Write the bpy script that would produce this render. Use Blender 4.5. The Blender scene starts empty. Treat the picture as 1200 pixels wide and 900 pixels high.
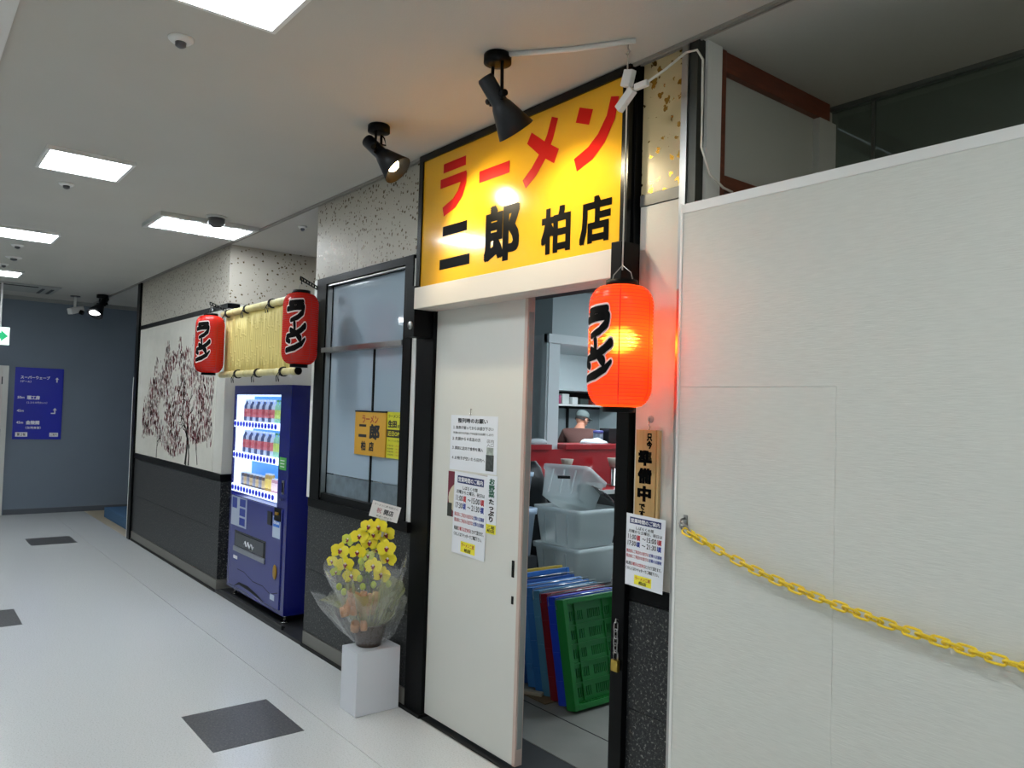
import bpy, bmesh, math, random
from mathutils import Vector, Matrix
random.seed(7)
S = bpy.context.scene
C = S.collection
PI = math.pi

# ------------------------------------------------------------ camera, world, exposure
def set_camera():
    cd = bpy.data.cameras.new('camera'); cam = bpy.data.objects.new('camera', cd); C.objects.link(cam)
    cd.sensor_width = 36; cd.lens = 912.2/1200*36; cd.clip_start = .02
    ya, pi_, ro = (math.radians(a) for a in (51.494, 1.983, 1.752))
    f = Vector((-math.sin(ya)*math.cos(pi_), math.cos(ya)*math.cos(pi_), math.sin(pi_)))
    r = Vector((math.cos(ya), math.sin(ya), 0)); u = r.cross(f)
    r2 = r*math.cos(ro)+u*math.sin(ro); u2 = -r*math.sin(ro)+u*math.cos(ro)
    m = Matrix((r2, u2, -f)).transposed().to_4x4(); m.translation = (0, -2.2, 1.6)
    cam.matrix_world = m; S.camera = cam
set_camera()
w = bpy.data.worlds.new('world'); S.world = w; w.use_nodes = True
w.node_tree.nodes['Background'].inputs[0].default_value = (.8, .9, 1, 1)
w.node_tree.nodes['Background'].inputs[1].default_value = .15
S.view_settings.view_transform = 'Standard'; S.view_settings.look = 'None'
S.view_settings.exposure = 0.18; S.view_settings.gamma = 1
PANEL_L = 34.0          # brightness of the ceiling panel lights
SHOP_L = 34.0            # the shop's own ceiling lights
SPOT_W = 24.0           # the two spotlights over the sign
LANTERN_W = 36.0

# ------------------------------------------------------------ materials
MATS = {}
def srgb(h):
    h = h.lstrip('#'); v = [int(h[i:i+2], 16)/255 for i in (0, 2, 4)]
    return tuple(c/12.92 if c <= .04045 else ((c+.055)/1.055)**2.4 for c in v)+(1,)
def mat(name, col='#808080', rough=.5, metal=0., emit=None, es=0., alpha=1., trans=0., coat=0., var=0., vscale=8., bump=0., bscale=60., stretch=(1, 1, 1), spec=.5):
    if name in MATS: return MATS[name]
    m = bpy.data.materials.new(name); m.use_nodes = True; MATS[name] = m
    nt = m.node_tree; b = nt.nodes['Principled BSDF']; c = srgb(col)
    b.inputs['Base Color'].default_value = c; b.inputs['Roughness'].default_value = rough
    b.inputs['Metallic'].default_value = metal; b.inputs['Alpha'].default_value = alpha
    b.inputs['Transmission Weight'].default_value = trans; b.inputs['Coat Weight'].default_value = coat
    b.inputs['Specular IOR Level'].default_value = spec
    if emit: b.inputs['Emission Color'].default_value = srgb(emit); b.inputs['Emission Strength'].default_value = es
    if var or bump:
        tc = nt.nodes.new('ShaderNodeTexCoord'); mp = nt.nodes.new('ShaderNodeMapping'); mp.inputs['Scale'].default_value = stretch
        nt.links.new(tc.outputs['Object'], mp.inputs['Vector'])
    if var:
        n = nt.nodes.new('ShaderNodeTexNoise'); n.inputs['Scale'].default_value = vscale; n.inputs['Detail'].default_value = 5
        nt.links.new(mp.outputs[0], n.inputs['Vector'])
        r = nt.nodes.new('ShaderNodeValToRGB')
        r.color_ramp.elements[0].position = .3; r.color_ramp.elements[1].position = .7
        r.color_ramp.elements[0].color = tuple(max(0, x*(1-var)) for x in c[:3])+(1,)
        r.color_ramp.elements[1].color = tuple(min(1, x*(1+var)) for x in c[:3])+(1,)
        nt.links.new(n.outputs['Fac'], r.inputs[0]); nt.links.new(r.outputs[0], b.inputs['Base Color'])
    if bump:
        n2 = nt.nodes.new('ShaderNodeTexNoise'); n2.inputs['Scale'].default_value = bscale; n2.inputs['Detail'].default_value = 3
        nt.links.new(mp.outputs[0], n2.inputs['Vector'])
        bp = nt.nodes.new('ShaderNodeBump'); bp.inputs['Strength'].default_value = bump; bp.inputs['Distance'].default_value = .003
        nt.links.new(n2.outputs['Fac'], bp.inputs['Height']); nt.links.new(bp.outputs[0], b.inputs['Normal'])
    return m
def flake_mat(name, base, flake, scale, thr, froughness=.3, rough=.45, fmetal=1., thr2=.02, noise_s=3.):
    """wallpaper / stone: scattered flakes (voronoi cells cut by size) on a base"""
    m = bpy.data.materials.new(name); m.use_nodes = True; MATS[name] = m
    nt = m.node_tree; b = nt.nodes['Principled BSDF']; L = nt.links.new
    tc = nt.nodes.new('ShaderNodeTexCoord')
    n = nt.nodes.new('ShaderNodeTexNoise'); n.inputs['Scale'].default_value = scale*2.2; n.inputs['Detail'].default_value = 2
    L(tc.outputs['Object'], n.inputs['Vector'])
    mx = nt.nodes.new('ShaderNodeVectorMath'); mx.operation = 'SCALE'; mx.inputs['Scale'].default_value = .9/scale
    sb = nt.nodes.new('ShaderNodeVectorMath'); sb.operation = 'SUBTRACT'; sb.inputs[1].default_value = (.5, .5, .5)
    L(n.outputs['Color'], sb.inputs[0]); L(sb.outputs[0], mx.inputs[0])
    ad = nt.nodes.new('ShaderNodeVectorMath'); L(tc.outputs['Object'], ad.inputs[0]); L(mx.outputs[0], ad.inputs[1])
    v = nt.nodes.new('ShaderNodeTexVoronoi'); v.inputs['Scale'].default_value = scale; L(ad.outputs[0], v.inputs['Vector'])
    sp = nt.nodes.new('ShaderNodeSeparateColor'); L(v.outputs['Color'], sp.inputs[0])
    # each cell gets its own flake radius
    mr = nt.nodes.new('ShaderNodeMapRange'); mr.inputs[1].default_value = .25; mr.inputs[2].default_value = 1; mr.inputs[3].default_value = thr2; mr.inputs[4].default_value = thr
    L(sp.outputs[0], mr.inputs[0])
    lt = nt.nodes.new('ShaderNodeMath'); lt.operation = 'LESS_THAN'; L(v.outputs['Distance'], lt.inputs[0]); L(mr.outputs[0], lt.inputs[1])
    mc = nt.nodes.new('ShaderNodeMix'); mc.data_type = 'RGBA'; mc.inputs[6].default_value = srgb(base); mc.inputs[7].default_value = srgb(flake)
    L(lt.outputs[0], mc.inputs[0]); L(mc.outputs[2], b.inputs['Base Color'])
    for inp, a, z in (('Roughness', rough, froughness), ('Metallic', 0, fmetal)):
        r = nt.nodes.new('ShaderNodeMapRange'); r.inputs[3].default_value = a; r.inputs[4].default_value = z
        L(lt.outputs[0], r.inputs[0]); L(r.outputs[0], b.inputs[inp])
    return m
def speck_mat(name, base, lo, hi, scale, rough, spec=.5):
    m = bpy.data.materials.new(name); m.use_nodes = True; MATS[name] = m
    nt = m.node_tree; b = nt.nodes['Principled BSDF']; L = nt.links.new
    tc = nt.nodes.new('ShaderNodeTexCoord'); n = nt.nodes.new('ShaderNodeTexNoise'); n.inputs['Scale'].default_value = scale; n.inputs['Detail'].default_value = 3
    n.inputs['Roughness'].default_value = .8
    L(tc.outputs['Object'], n.inputs['Vector']); r = nt.nodes.new('ShaderNodeValToRGB'); e = r.color_ramp.elements
    e[0].position = .34; e[0].color = srgb(lo); e[1].position = .47; e[1].color = srgb(base)
    e2 = e.new(.56); e2.color = srgb(base); e3 = e.new(.68); e3.color = srgb(hi)
    L(n.outputs['Fac'], r.inputs[0]); L(r.outputs[0], b.inputs['Base Color']); b.inputs['Roughness'].default_value = rough
    b.inputs['Specular IOR Level'].default_value = spec
    return m
def film_mat(name, col, opacity, gloss=.08, tint=(1, 1, 1, 1), bump=0.):
    m = bpy.data.materials.new(name); m.use_nodes = True; MATS[name] = m
    nt = m.node_tree; nt.nodes.clear(); L = nt.links.new
    o = nt.nodes.new('ShaderNodeOutputMaterial'); t = nt.nodes.new('ShaderNodeBsdfTransparent'); t.inputs[0].default_value = tint
    g = nt.nodes.new('ShaderNodeBsdfGlossy'); g.inputs['Roughness'].default_value = gloss
    d = nt.nodes.new('ShaderNodeBsdfDiffuse'); d.inputs[0].default_value = srgb(col)
    tl = nt.nodes.new('ShaderNodeBsdfTranslucent'); tl.inputs[0].default_value = srgb(col)
    m0 = nt.nodes.new('ShaderNodeMixShader'); L(d.outputs[0], m0.inputs[1]); L(tl.outputs[0], m0.inputs[2])
    m1 = nt.nodes.new('ShaderNodeMixShader'); m1.inputs[0].default_value = opacity; L(t.outputs[0], m1.inputs[1]); L(m0.outputs[0], m1.inputs[2])
    lw = nt.nodes.new('ShaderNodeLayerWeight'); lw.inputs[0].default_value = .5
    pw = nt.nodes.new('ShaderNodeMath'); pw.operation = 'POWER'; pw.inputs[1].default_value = 4; L(lw.outputs['Facing'], pw.inputs[0])
    pm_ = nt.nodes.new('ShaderNodeMath'); pm_.operation = 'MULTIPLY_ADD'; pm_.inputs[1].default_value = .5; pm_.inputs[2].default_value = .03; L(pw.outputs[0], pm_.inputs[0])
    m2 = nt.nodes.new('ShaderNodeMixShader'); L(pm_.outputs[0], m2.inputs[0]); L(m1.outputs[0], m2.inputs[1]); L(g.outputs[0], m2.inputs[2])
    if bump:
        tc = nt.nodes.new('ShaderNodeTexCoord'); n = nt.nodes.new('ShaderNodeTexNoise'); n.inputs['Scale'].default_value = 28; n.inputs['Detail'].default_value = 2
        L(tc.outputs['Object'], n.inputs['Vector']); bp = nt.nodes.new('ShaderNodeBump'); bp.inputs['Strength'].default_value = bump; bp.inputs['Distance'].default_value = .02
        L(n.outputs['Fac'], bp.inputs['Height']); L(bp.outputs[0], g.inputs['Normal']); pm_.inputs[1].default_value = .45; pm_.inputs[2].default_value = .09
    L(m2.outputs[0], o.inputs[0]); return m

white_wall = mat('plaster_white', '#cdcbc3', .6, var=.03, vscale=3, bump=.15, bscale=150)
ceil_m = mat('ceiling_paint', '#bcbab3', .85, var=.02, vscale=2, bump=.2, bscale=120)
floor_m = speck_mat('floor_vinyl', '#d2d4d4', '#b9bab8', '#dcdddc', 130, .2)
tile_m = speck_mat('dark_vinyl', '#4c4c4c', '#2f2f30', '#77736e', 90, .4)
beige_floor = mat('beige_floor', '#b9ab92', .4, var=.05)
stone_m = speck_mat('granite_panel', '#27292b', '#0e0f10', '#8f8e88', 85, .42, .3)
paper_m = flake_mat('flake_wallpaper', '#b3ada0', '#5a482e', 44, .45, .3, .5, .7, .06)
gold_m = flake_mat('gold_flake_panel', '#c3b288', '#a88438', 30, .50, .25, .35, 1., .10)
black_m = mat('black_metal', '#060708', .42, spec=.12)
blackw = mat('black_paint', '#0a0b0c', .5, spec=.2)
grey_trim = mat('grey_baseboard', '#6f6d68', .5)
steel = mat('brushed_steel', '#a9a9a8', .28, 1.)
chrome = mat('chrome', '#c8c8c8', .12, 1.)
alu = mat('aluminium_white', '#c9c9c6', .4, .3)
bluewall = mat('slate_blue_paint', '#6f7a88', .75, var=.03, vscale=2)
door_m = mat('door_laminate', '#d3d3cd', .35, var=.02, vscale=1.5)
edge_m = mat('door_edge', '#c2aca2', .4)
rail_m = mat('rail_cover', '#d9d0c4', .35)
part_m = mat('linen_board', '#cfd0c9', .75, var=.035, vscale=60, bump=.35, bscale=110, stretch=(.3, 1, 2.6))
cap_m = mat('white_plastic', '#dfdfdc', .4)
wood_red = mat('reddish_wood', '#6a3420', .4, var=.2, vscale=10, stretch=(1, 1, 6))
yellow_sign = mat('sign_yellow', '#f0b428', .14, spec=.35, coat=.25)
red_p = mat('print_red', '#d0201a', .35, spec=.08); black_p = mat('print_black', '#050506', .35, spec=.03)
paper = mat('paper_white', '#dfe3ea', .45); pblue = mat('print_blue', '#2a3f96', .5); pnavy = mat('print_navy', '#1c2a63', .5)
ink = mat('ink', '#14151b', .5); inkred = mat('ink_red', '#b8343c', .5); inkgreen = mat('ink_green', '#1d5a44', .5)
pyel = mat('print_yellow', '#ece23a', .45); white_p = mat('print_white', '#eeeef2', .5)
vend_b = mat('vending_blue', '#0b1470', .22, coat=.4)
vend_f = mat('vending_front_blue', '#28307c', .3, coat=.3)

# ------------------------------------------------------------ mesh builder
class MB:
    def __init__(s): s.bm = bmesh.new(); s.mats = []
    def mi(s, m):
        if m is None: return 0
        if m not in s.mats: s.mats.append(m)
        return s.mats.index(m)
    def _fin(s, faces, m, smooth=False):
        i = s.mi(m)
        for f in faces: f.material_index = i; f.smooth = smooth
    def box(s, x0, x1, y0, y1, z0, z1, m=None, bev=0., M=None):
        r = bmesh.ops.create_cube(s.bm, size=1); vs = r['verts']
        for v in vs: v.co = Vector((x0+(v.co.x+.5)*(x1-x0), y0+(v.co.y+.5)*(y1-y0), z0+(v.co.z+.5)*(z1-z0)))
        if M is not None:
            for v in vs: v.co = M @ v.co
        fs = list({f for v in vs for f in v.link_faces})
        s._fin(fs, m)
        if bev:
            es = list({e for v in vs for e in v.link_edges})
            bmesh.ops.bevel(s.bm, geom=es, offset=bev, segments=2, affect='EDGES', profile=.7, clamp_overlap=True)
        return s
    def poly(s, pts, m=None, smooth=False):
        f = s.bm.faces.new([s.bm.verts.new(p) for p in pts]); s._fin([f], m, smooth); return s
    def lathe(s, prof, m=None, seg=24, M=None, smooth=True, a0=0, a1=2*PI, caps=True):
        M = M or Matrix.Identity(4); rows = []; full = abs(a1-a0-2*PI) < 1e-6; n = seg if full else seg+1
        for r, z in prof:
            rows.append([s.bm.verts.new(M @ Vector((r*math.cos(a0+(a1-a0)*k/seg), r*math.sin(a0+(a1-a0)*k/seg), z))) for k in range(n)])
        fs = []
        for a, b in zip(rows, rows[1:]):
            for k in range(seg): fs.append(s.bm.faces.new((a[k], a[(k+1) % n], b[(k+1) % n], b[k])))
        if full and caps:
            if prof[0][0] > 1e-5: fs.append(s.bm.faces.new(rows[0][::-1]))
            if prof[-1][0] > 1e-5: fs.append(s.bm.faces.new(rows[-1]))
        s._fin(fs, m, smooth); return s
    def cyl(s, a, b, r, m=None, seg=16, r2=None):
        a = Vector(a); b = Vector(b); d = b-a; q = d.to_track_quat('Z', 'Y').to_matrix().to_4x4(); q.translation = a
        r2 = r if r2 is None else r2
        rows = [[s.bm.verts.new(q @ Vector((rr*math.cos(2*PI*k/seg), rr*math.sin(2*PI*k/seg), z))) for k in range(seg)] for rr, z in ((r, 0), (r2, d.length))]
        fs = [s.bm.faces.new((rows[0][k], rows[0][(k+1) % seg], rows[1][(k+1) % seg], rows[1][k])) for k in range(seg)]
        s._fin(fs, m, True); s._fin([s.bm.faces.new(rows[0][::-1]), s.bm.faces.new(rows[1])], m); return s
    def tube(s, pts, r, m=None, seg=8, closed=False):
        pts = [Vector(p) for p in pts]; n = len(pts); rows = []
        up = Vector((0, 0, 1))
        for i, p in enumerate(pts):
            t = (pts[(i+1) % n]-pts[i-1]) if closed else (pts[min(i+1, n-1)]-pts[max(i-1, 0)])
            t.normalize(); sd = t.cross(up)
            if sd.length < .15: sd = t.cross(Vector((1, .1, 0)))
            sd.normalize(); u = sd.cross(t)
            rr = r[i] if isinstance(r, (list, tuple)) else r
            rows.append([s.bm.verts.new(p+sd*rr*math.cos(2*PI*k/seg)+u*rr*math.sin(2*PI*k/seg)) for k in range(seg)])
        fs = []
        for i in range(n if closed else n-1):
            a, b = rows[i], rows[(i+1) % n]
            for k in range(seg): fs.append(s.bm.faces.new((a[k], a[(k+1) % seg], b[(k+1) % seg], b[k])))
        if not closed: fs += [s.bm.faces.new(rows[0][::-1]), s.bm.faces.new(rows[-1])]
        s._fin(fs, m, True); return s
    def sphere(s, c, r, m=None, seg=14, sc=(1, 1, 1)):
        rr = bmesh.ops.create_uvsphere(s.bm, u_segments=seg, v_segments=max(6, seg*2//3), radius=r)
        for v in rr['verts']: v.co = Vector((v.co.x*sc[0], v.co.y*sc[1], v.co.z*sc[2]))+Vector(c)
        s._fin(list({f for v in rr['verts'] for f in v.link_faces}), m, True); return s
    def ribbon(s, pts, wid, fn, m=None, sub=6, caps=True):
        """flat brush stroke in (u,v), mapped to 3-D by fn"""
        P = []; W = []
        ws = wid if isinstance(wid, (list, tuple)) else [wid]*len(pts)
        for i in range(len(pts)-1):
            for k in range(sub):
                t = k/sub; P.append((pts[i][0]*(1-t)+pts[i+1][0]*t, pts[i][1]*(1-t)+pts[i+1][1]*t)); W.append(ws[i]*(1-t)+ws[i+1]*t)
        P.append(pts[-1]); W.append(ws[-1]); n = len(P); L = []; R = []
        for i in range(n):
            a = P[max(i-1, 0)]; b = P[min(i+1, n-1)]; dx, dy = b[0]-a[0], b[1]-a[1]; l = math.hypot(dx, dy) or 1
            nx, ny = -dy/l*W[i]/2, dx/l*W[i]/2
            L.append((P[i][0]+nx, P[i][1]+ny)); R.append((P[i][0]-nx, P[i][1]-ny))
        vl = [s.bm.verts.new(fn(*p)) for p in L]; vr = [s.bm.verts.new(fn(*p)) for p in R]
        fs = [s.bm.faces.new((vr[i], vr[i+1], vl[i+1], vl[i])) for i in range(n-1)]
        if caps:
            for i, sg in ((0, -1), (n-1, 1)):
                a = P[0] if i == 0 else P[-2]; b = P[1] if i == 0 else P[-1]
                ang = math.atan2(b[1]-a[1], b[0]-a[0]); c = P[i]; rad = W[i]/2
                ring = [s.bm.verts.new(fn(c[0]+rad*math.cos(ang+sg*(-PI/2+PI*k/6)+(0 if sg > 0 else PI)*0+(0)), c[1]+rad*math.sin(ang+sg*(-PI/2+PI*k/6)))) for k in range(7)] if sg > 0 else \
                       [s.bm.verts.new(fn(c[0]+rad*math.cos(ang+PI/2+PI*k/6), c[1]+rad*math.sin(ang+PI/2+PI*k/6))) for k in range(7)]
                fs.append(s.bm.faces.new(ring))
        s._fin(fs, m); return s
    def build(s, name, m=None, parent=None, bev=0.):
        if bev:
            bmesh.ops.bevel(s.bm, geom=list(s.bm.edges), offset=bev, segments=1, affect='EDGES', clamp_overlap=True)
        me = bpy.data.meshes.new(name); s.bm.normal_update(); s.bm.to_mesh(me); s.bm.free()
        if s.mats:
            for x in s.mats: me.materials.append(x)
        elif m: me.materials.append(m)
        o = bpy.data.objects.new(name, me); C.objects.link(o)
        if parent: attach(o, parent)
        return o
def attach(o, parent):
    o.parent = parent; bpy_parent_inv(o, parent)
def world_of(p):
    m = p.matrix_basis.copy()
    if p.parent: m = world_of(p.parent) @ p.matrix_parent_inverse @ m
    return m
def bpy_parent_inv(o, parent): o.matrix_parent_inverse = world_of(parent).inverted()
def tag(o, label=None, cat=None, group=None, kind=None):
    if label: o['label'] = label
    if cat: o['category'] = cat
    if group: o['group'] = group
    if kind: o['kind'] = kind
    return o
def empty(name, loc=(0, 0, 0), label=None, cat=None, group=None, kind=None):
    o = bpy.data.objects.new(name, None); o.empty_display_size = .05; C.objects.link(o); o.location = loc
    return tag(o, label, cat, group, kind)
def B(name, x0, x1, y0, y1, z0, z1, m, parent=None, bev=0.):
    return MB().box(x0, x1, y0, y1, z0, z1, None, bev).build(name, m, parent)
def copy_tree(o, delta=(0, 0, 0), parent=None, M=None):
    c = o.copy(); C.objects.link(c)
    if parent is None:
        c.matrix_basis = (M @ o.matrix_basis) if M is not None else (Matrix.Translation(delta) @ o.matrix_basis)
    else: c.parent = parent
    for ch in list(o.children): copy_tree(ch, parent=c)
    return c

# ------------------------------------------------------------ lettering (built-in font, flat print)
_TM = {}
def text_bm(txt, bold):
    k = (txt, bold)
    if k in _TM: return _TM[k]
    cu = bpy.data.curves.new('t', 'FONT'); cu.body = txt; cu.size = 1; cu.offset = bold; cu.resolution_u = 2; cu.space_line = .98
    if '\n' in txt: cu.align_x = 'CENTER'
    o = bpy.data.objects.new('t', cu); C.objects.link(o)
    bpy.context.view_layer.update()
    me = bpy.data.meshes.new_from_object(o.evaluated_get(bpy.context.evaluated_depsgraph_get()))
    vs = [tuple(v.co) for v in me.vertices]; fs = [tuple(p.vertices) for p in me.polygons]
    bpy.data.objects.remove(o); bpy.data.curves.remove(cu); bpy.data.meshes.remove(me)
    x0 = min(v[0] for v in vs); x1 = max(v[0] for v in vs); y0 = min(v[1] for v in vs); y1 = max(v[1] for v in vs)
    vs = [((v[0]-x0)/(x1-x0), (v[1]-y0)/(y1-y0)) for v in vs]
    _TM[k] = (vs, fs, x1-x0, y1-y0); return _TM[k]
def add_text(mb, txt, u0, u1, v0, v1, fn, m, bold=.0):
    # heavier weights are printed as several slightly shifted copies of the glyphs
    vs, fs, ew, eh = text_bm(txt, 0.); i = mb.mi(m); bx = bold/ew; by = bold/eh
    n = 0 if bold < .012 else 4 if bold < .035 else 8
    sh = {0: [(0, 0)], 4: [(-.8, -.8), (.8, -.8), (.8, .8), (-.8, .8)], 8: [(-1, -1), (0, -1), (1, -1), (1, 0), (1, 1), (0, 1), (-1, 1), (-1, 0)]}[n]
    nn = (fn(u0+.01, v0)-fn(u0, v0)).cross(fn(u0, v0+.01)-fn(u0, v0)).normalized()
    for q_, (sx, sy) in enumerate(sh):
        bv = [mb.bm.verts.new(nn*.00006*q_+fn(u0+(bx+a*(1-2*bx)+sx*bx)*(u1-u0), v0+(by+b*(1-2*by)+sy*by)*(v1-v0))) for a, b in vs]
        for f in fs:
            try: q = mb.bm.faces.new([bv[k] for k in f]); q.material_index = i
            except ValueError: pass
def planeY(y): return lambda u, v: Vector((u, y, v))
def rect(mb, u0, u1, v0, v1, fn, m): mb.poly([fn(u0, v0), fn(u1, v0), fn(u1, v1), fn(u0, v1)], m)

# ============================================================ THE SETTING
CZ = 2.95
floor = B('floor', -12.4, 3.2, -4.6, 6.2, -.08, -.004, mat('floor_screed', '#8f8f8c', .6)); tag(floor, kind='structure')
B('vinyl_sheet', -12.4, 3.2, -4.6, -.421, -.004, 0, floor_m, floor)
B('vinyl_sheet', -9.75, 3.2, -.418, -.001, -.004, 0, floor_m, floor)
B('vinyl_sheet', -12.4, -9.752, -.418, -.001, -.004, 0, floor_m, floor)
B('beige_floor', -12.4, -9.75, 0, 1.6, -.004, 0, beige_floor, floor)
for (x, y) in ((-4.14, -.98), (-10.24, -.96), (-6.92, -1.85), (-9.2, -3.2), (-1.2, -1.9), (-5.5, -3.3)):
    B('dark_vinyl_tile', x, x+.5, y, y+.44, 0, .0012, tile_m, floor)
B('shop_floor', -8.3, -1.9, .29, 6.2, -.004, .004, mat('concrete', '#767570', .55, var=.12, vscale=3), floor)
B('entry_sill', -4.0, -1.8, .012, .285, -.004, .003, mat('dark_rubber', '#1b1c1e', .6), floor)
B('floor_joint', -4.6, -1.9, .605, .612, .0035, .0048, blackw, floor)

ceiling = B('ceiling', -12.4, 3.2, -4.6, 1.05, CZ, CZ+.1, ceil_m); tag(ceiling, kind='structure')
B('edge_profile', -12.3, 1.6, -.03, -.018, CZ-.012, CZ+.002, mat('ceiling_profile', '#8f8b83', .5), ceiling)
B('edge_profile', -12.3, 1.6, .0, .008, CZ-.006, CZ+.002, MATS['ceiling_profile'], ceiling)
B('soffit', -12.4, 3.2, -4.6, -1.925, CZ-.03, CZ, mat('soffit_paint', '#dcdcd8', .8), ceiling)
# blue end wall
we = B('wall_end', -12.5, -12.4, -4.6, 1.7, 0, CZ, bluewall); tag(we, kind='structure')
B('baseboard_strip', -12.4, -12.39, -.97, 1.6, 0, .07, mat('base_strip', '#4f545c', .6), we)
B('cornice', -12.4, -12.36, -4.6, 1.6, CZ-.05, CZ, mat('cornice', '#8d908f', .7), we)
tag(B('wall_near', -12.4, 3.2, -4.7, -4.6, 0, CZ, mat('pale_wall', '#c9cac6', .7)), kind='structure')
tag(B('wall_right', 3.2, 3.3, -4.7, 6.2, 0, CZ, mat('pale_wall', '#c9cac6', .7)), kind='structure')
tag(B('wall_alcove', -12.4, -9.7, 1.6, 1.7, 0, CZ, bluewall), kind='structure')
d2 = empty('door_2', (-12.4, -1.6, 0), kind='structure')
B('door_leaf', -12.4, -12.375, -1.9, -1.05, .01, 1.95, mat('pale_door', '#cfc9c6', .4), d2)
B('door_frame', -12.4, -12.36, -1.05, -.985, 0, 2.0, alu, d2); B('door_frame', -12.4, -12.36, -1.9, -1.05, 1.95, 2.0, alu, d2)
for z in (.3, 1.1, 1.8): B('hinge', -12.372, -12.352, -1.062, -1.05, z-.05, z+.05, mat('dark_steel', '#3b3c40', .4, .8), d2)

# ---- storefront wall: everything hung on one structure
F = .012      # wall face
wf = empty('wall_front', (-5.7, 0, 0), kind='structure')
def stone_rows(x0, x1, y0, y1, z1=.925, rows=2, face='y'):
    z0 = .105
    for k in range(rows):
        a = z0+(z1-z0)*k/rows; b = z0+(z1-z0)*(k+1)/rows
        B('stone_panel', x0, x1, y0, y1, a+.0015, b-.0015, stone_m, wf)
# mural bay
B('upper_panel', -9.68, -6.7, F, F+.1, 2.45, CZ, paper_m, wf)
B('plaster_panel', -9.68, -6.7, F, F+.1, .99, 2.40, white_wall, wf)
B('trim_bar', -9.68, -6.7, F-.006, F+.1, 2.405, 2.445, black_m, wf)
B('trim_bar', -9.68, -6.7, F-.008, F+.1, .93, .985, black_m, wf)
stone_rows(-9.68, -6.7, F, F+.1)
B('baseboard', -9.68, -6.695, F-.004, F+.1, .012, .10, grey_trim, wf)
B('kerb', -9.7, -6.7, -.004, F+.1, 0, .018, blackw, wf)
B('corner_post', -9.80, -9.68, -.012, F+.1, 0, CZ, black_m, wf)
B('white_edge', -9.86, -9.805, -.005, .05, 0, 1.86, cap_m, wf)
B('side_panel', -9.8, -9.7, F+.1, 1.6, 0, CZ, white_wall, wf)
# return wall into the recess and recess back
B('upper_panel', -6.8, -6.7, F+.1, 1.0, 2.45, CZ, paper_m, wf)
B('plaster_panel', -6.8, -6.7, F+.1, 1.0, .99, 2.449, white_wall, wf)
B('trim_bar', -6.8, -6.69, F+.1, 1.0, .93, .985, black_m, wf)
stone_rows(-6.8, -6.7, F+.1, 1.0)
B('baseboard', -6.8, -6.694, F+.1, 1.0, .0, .10, grey_trim, wf)
B('upper_panel', -6.7, -4.93, 1.0, 1.1, 2.45, CZ, paper_m, wf)
B('plaster_panel', -6.7, -4.93, 1.0, 1.1, 0, 2.449, white_wall, wf)
B('recess_base', -6.7, -4.93, .0, 1.0, 0, .022, mat('recess_black', '#232427', .5, var=.3, vscale=12), wf)
# window bay
B('upper_panel', -4.95, -4.352, F, F+.1, 2.445, CZ, paper_m, wf)
B('upper_panel', -4.35, -3.56, F, F+.1, 2.445, CZ, paper_m, wf)
B('corner_strip', -4.95, -4.895, F-.006, F+.1, .985, 2.44, cap_m, wf)
B('return_panel', -4.95, -4.93, F+.1, 1.0, 0, CZ, white_wall, wf)
stone_rows(-4.93, -3.62, F, F+.1, rows=2)
B('sill_bar', -4.895, -3.62, F-.02, F+.1, .93, .985, black_m, wf)
B('baseboard', -4.93, -3.62, F-.004, F+.1, .012, .10, grey_trim, wf)
B('kerb', -4.93, -3.45, -.004, F+.1, 0, .018, blackw, wf)
B('white_strip', -3.665, -3.625, F-.002, F+.1, .96, 2.42, cap_m, wf)
B('black_column', -3.62, -3.455, F, F+.12, 0, 2.44, black_m, wf)
B('header_panel', -3.56, -2.03, .03, .13, 2.12, CZ, blackw, wf)
# pier
B('upper_panel', -2.02, -1.81, F, F+.1, 2.44, CZ, gold_m, wf)
B('metal_band', -2.02, -1.81, F-.006, F+.1, 2.395, 2.437, mat('grey_metal', '#5b5b59', .4, .6), wf)
B('plaster_panel', -2.02, -1.81, F, F+.1, .965, 2.393, white_wall, wf)
B('trim_bar', -2.03, -1.79, F-.006, F+.1, .905, .962, black_m, wf)
stone_rows(-2.03, -1.79, F, F+.1, z1=.90, rows=2)
B('baseboard', -2.03, -1.79, F-.004, F+.1, 0, .10, grey_trim, wf)
B('door_post', -2.095, -2.03, -.015, F+.1, 0, CZ, black_m, wf, .004)
B('steel_strip', -1.81, -1.782, -.02, F+.05, 0, CZ, steel, wf)
B('channel_post', -1.782, -1.745, -.012, F+.1, 0, CZ, mat('channel_dark', '#3f403c', .4, .6), wf)
B('white_edge', -1.745, -1.732, .03, F+.1, 0, CZ, cap_m, wf)
B('kerb', -2.03, -1.745, -.004, F+.1, 0, .018, blackw, wf)
# boxed interior lining behind the storefront (shop side)
sh = mat('shop_wall', '#b4c0c2', .6, var=.02, vscale=2)
wi = empty('wall_shop', (-5, 3, 0), kind='structure')
B('side_wall', -1.96, -1.86, .13, 6.2, 0, 2.9, sh, wi)
B('far_wall', -8.4, -1.9, 6.2, 6.3, 0, 2.9, sh, wi)
B('back_wall', -8.5, -8.4, 1.1, 6.3, 0, 2.9, sh, wi)
B('left_wall', -8.4, -4.93, 1.1, 1.2, 0, 2.9, sh, wi)
B('window_backing', -4.9, -3.62, .55, .57, 0, 2.9, mat('shop_board', '#8fa0ac', .6), wi)
B('pillar', -6.06, -5.98, 3.0, 3.18, 0, 2.40, mat('shop_white', '#ced6d8', .5), wi)
B('pillar_strip', -6.0, -5.965, 3.02, 3.06, 0, 2.36, MATS['shop_white'], wi)
B('partition_panel', -8.4, -6.06, 3.08, 3.18, 0, 2.40, MATS['shop_white'], wi)
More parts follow.
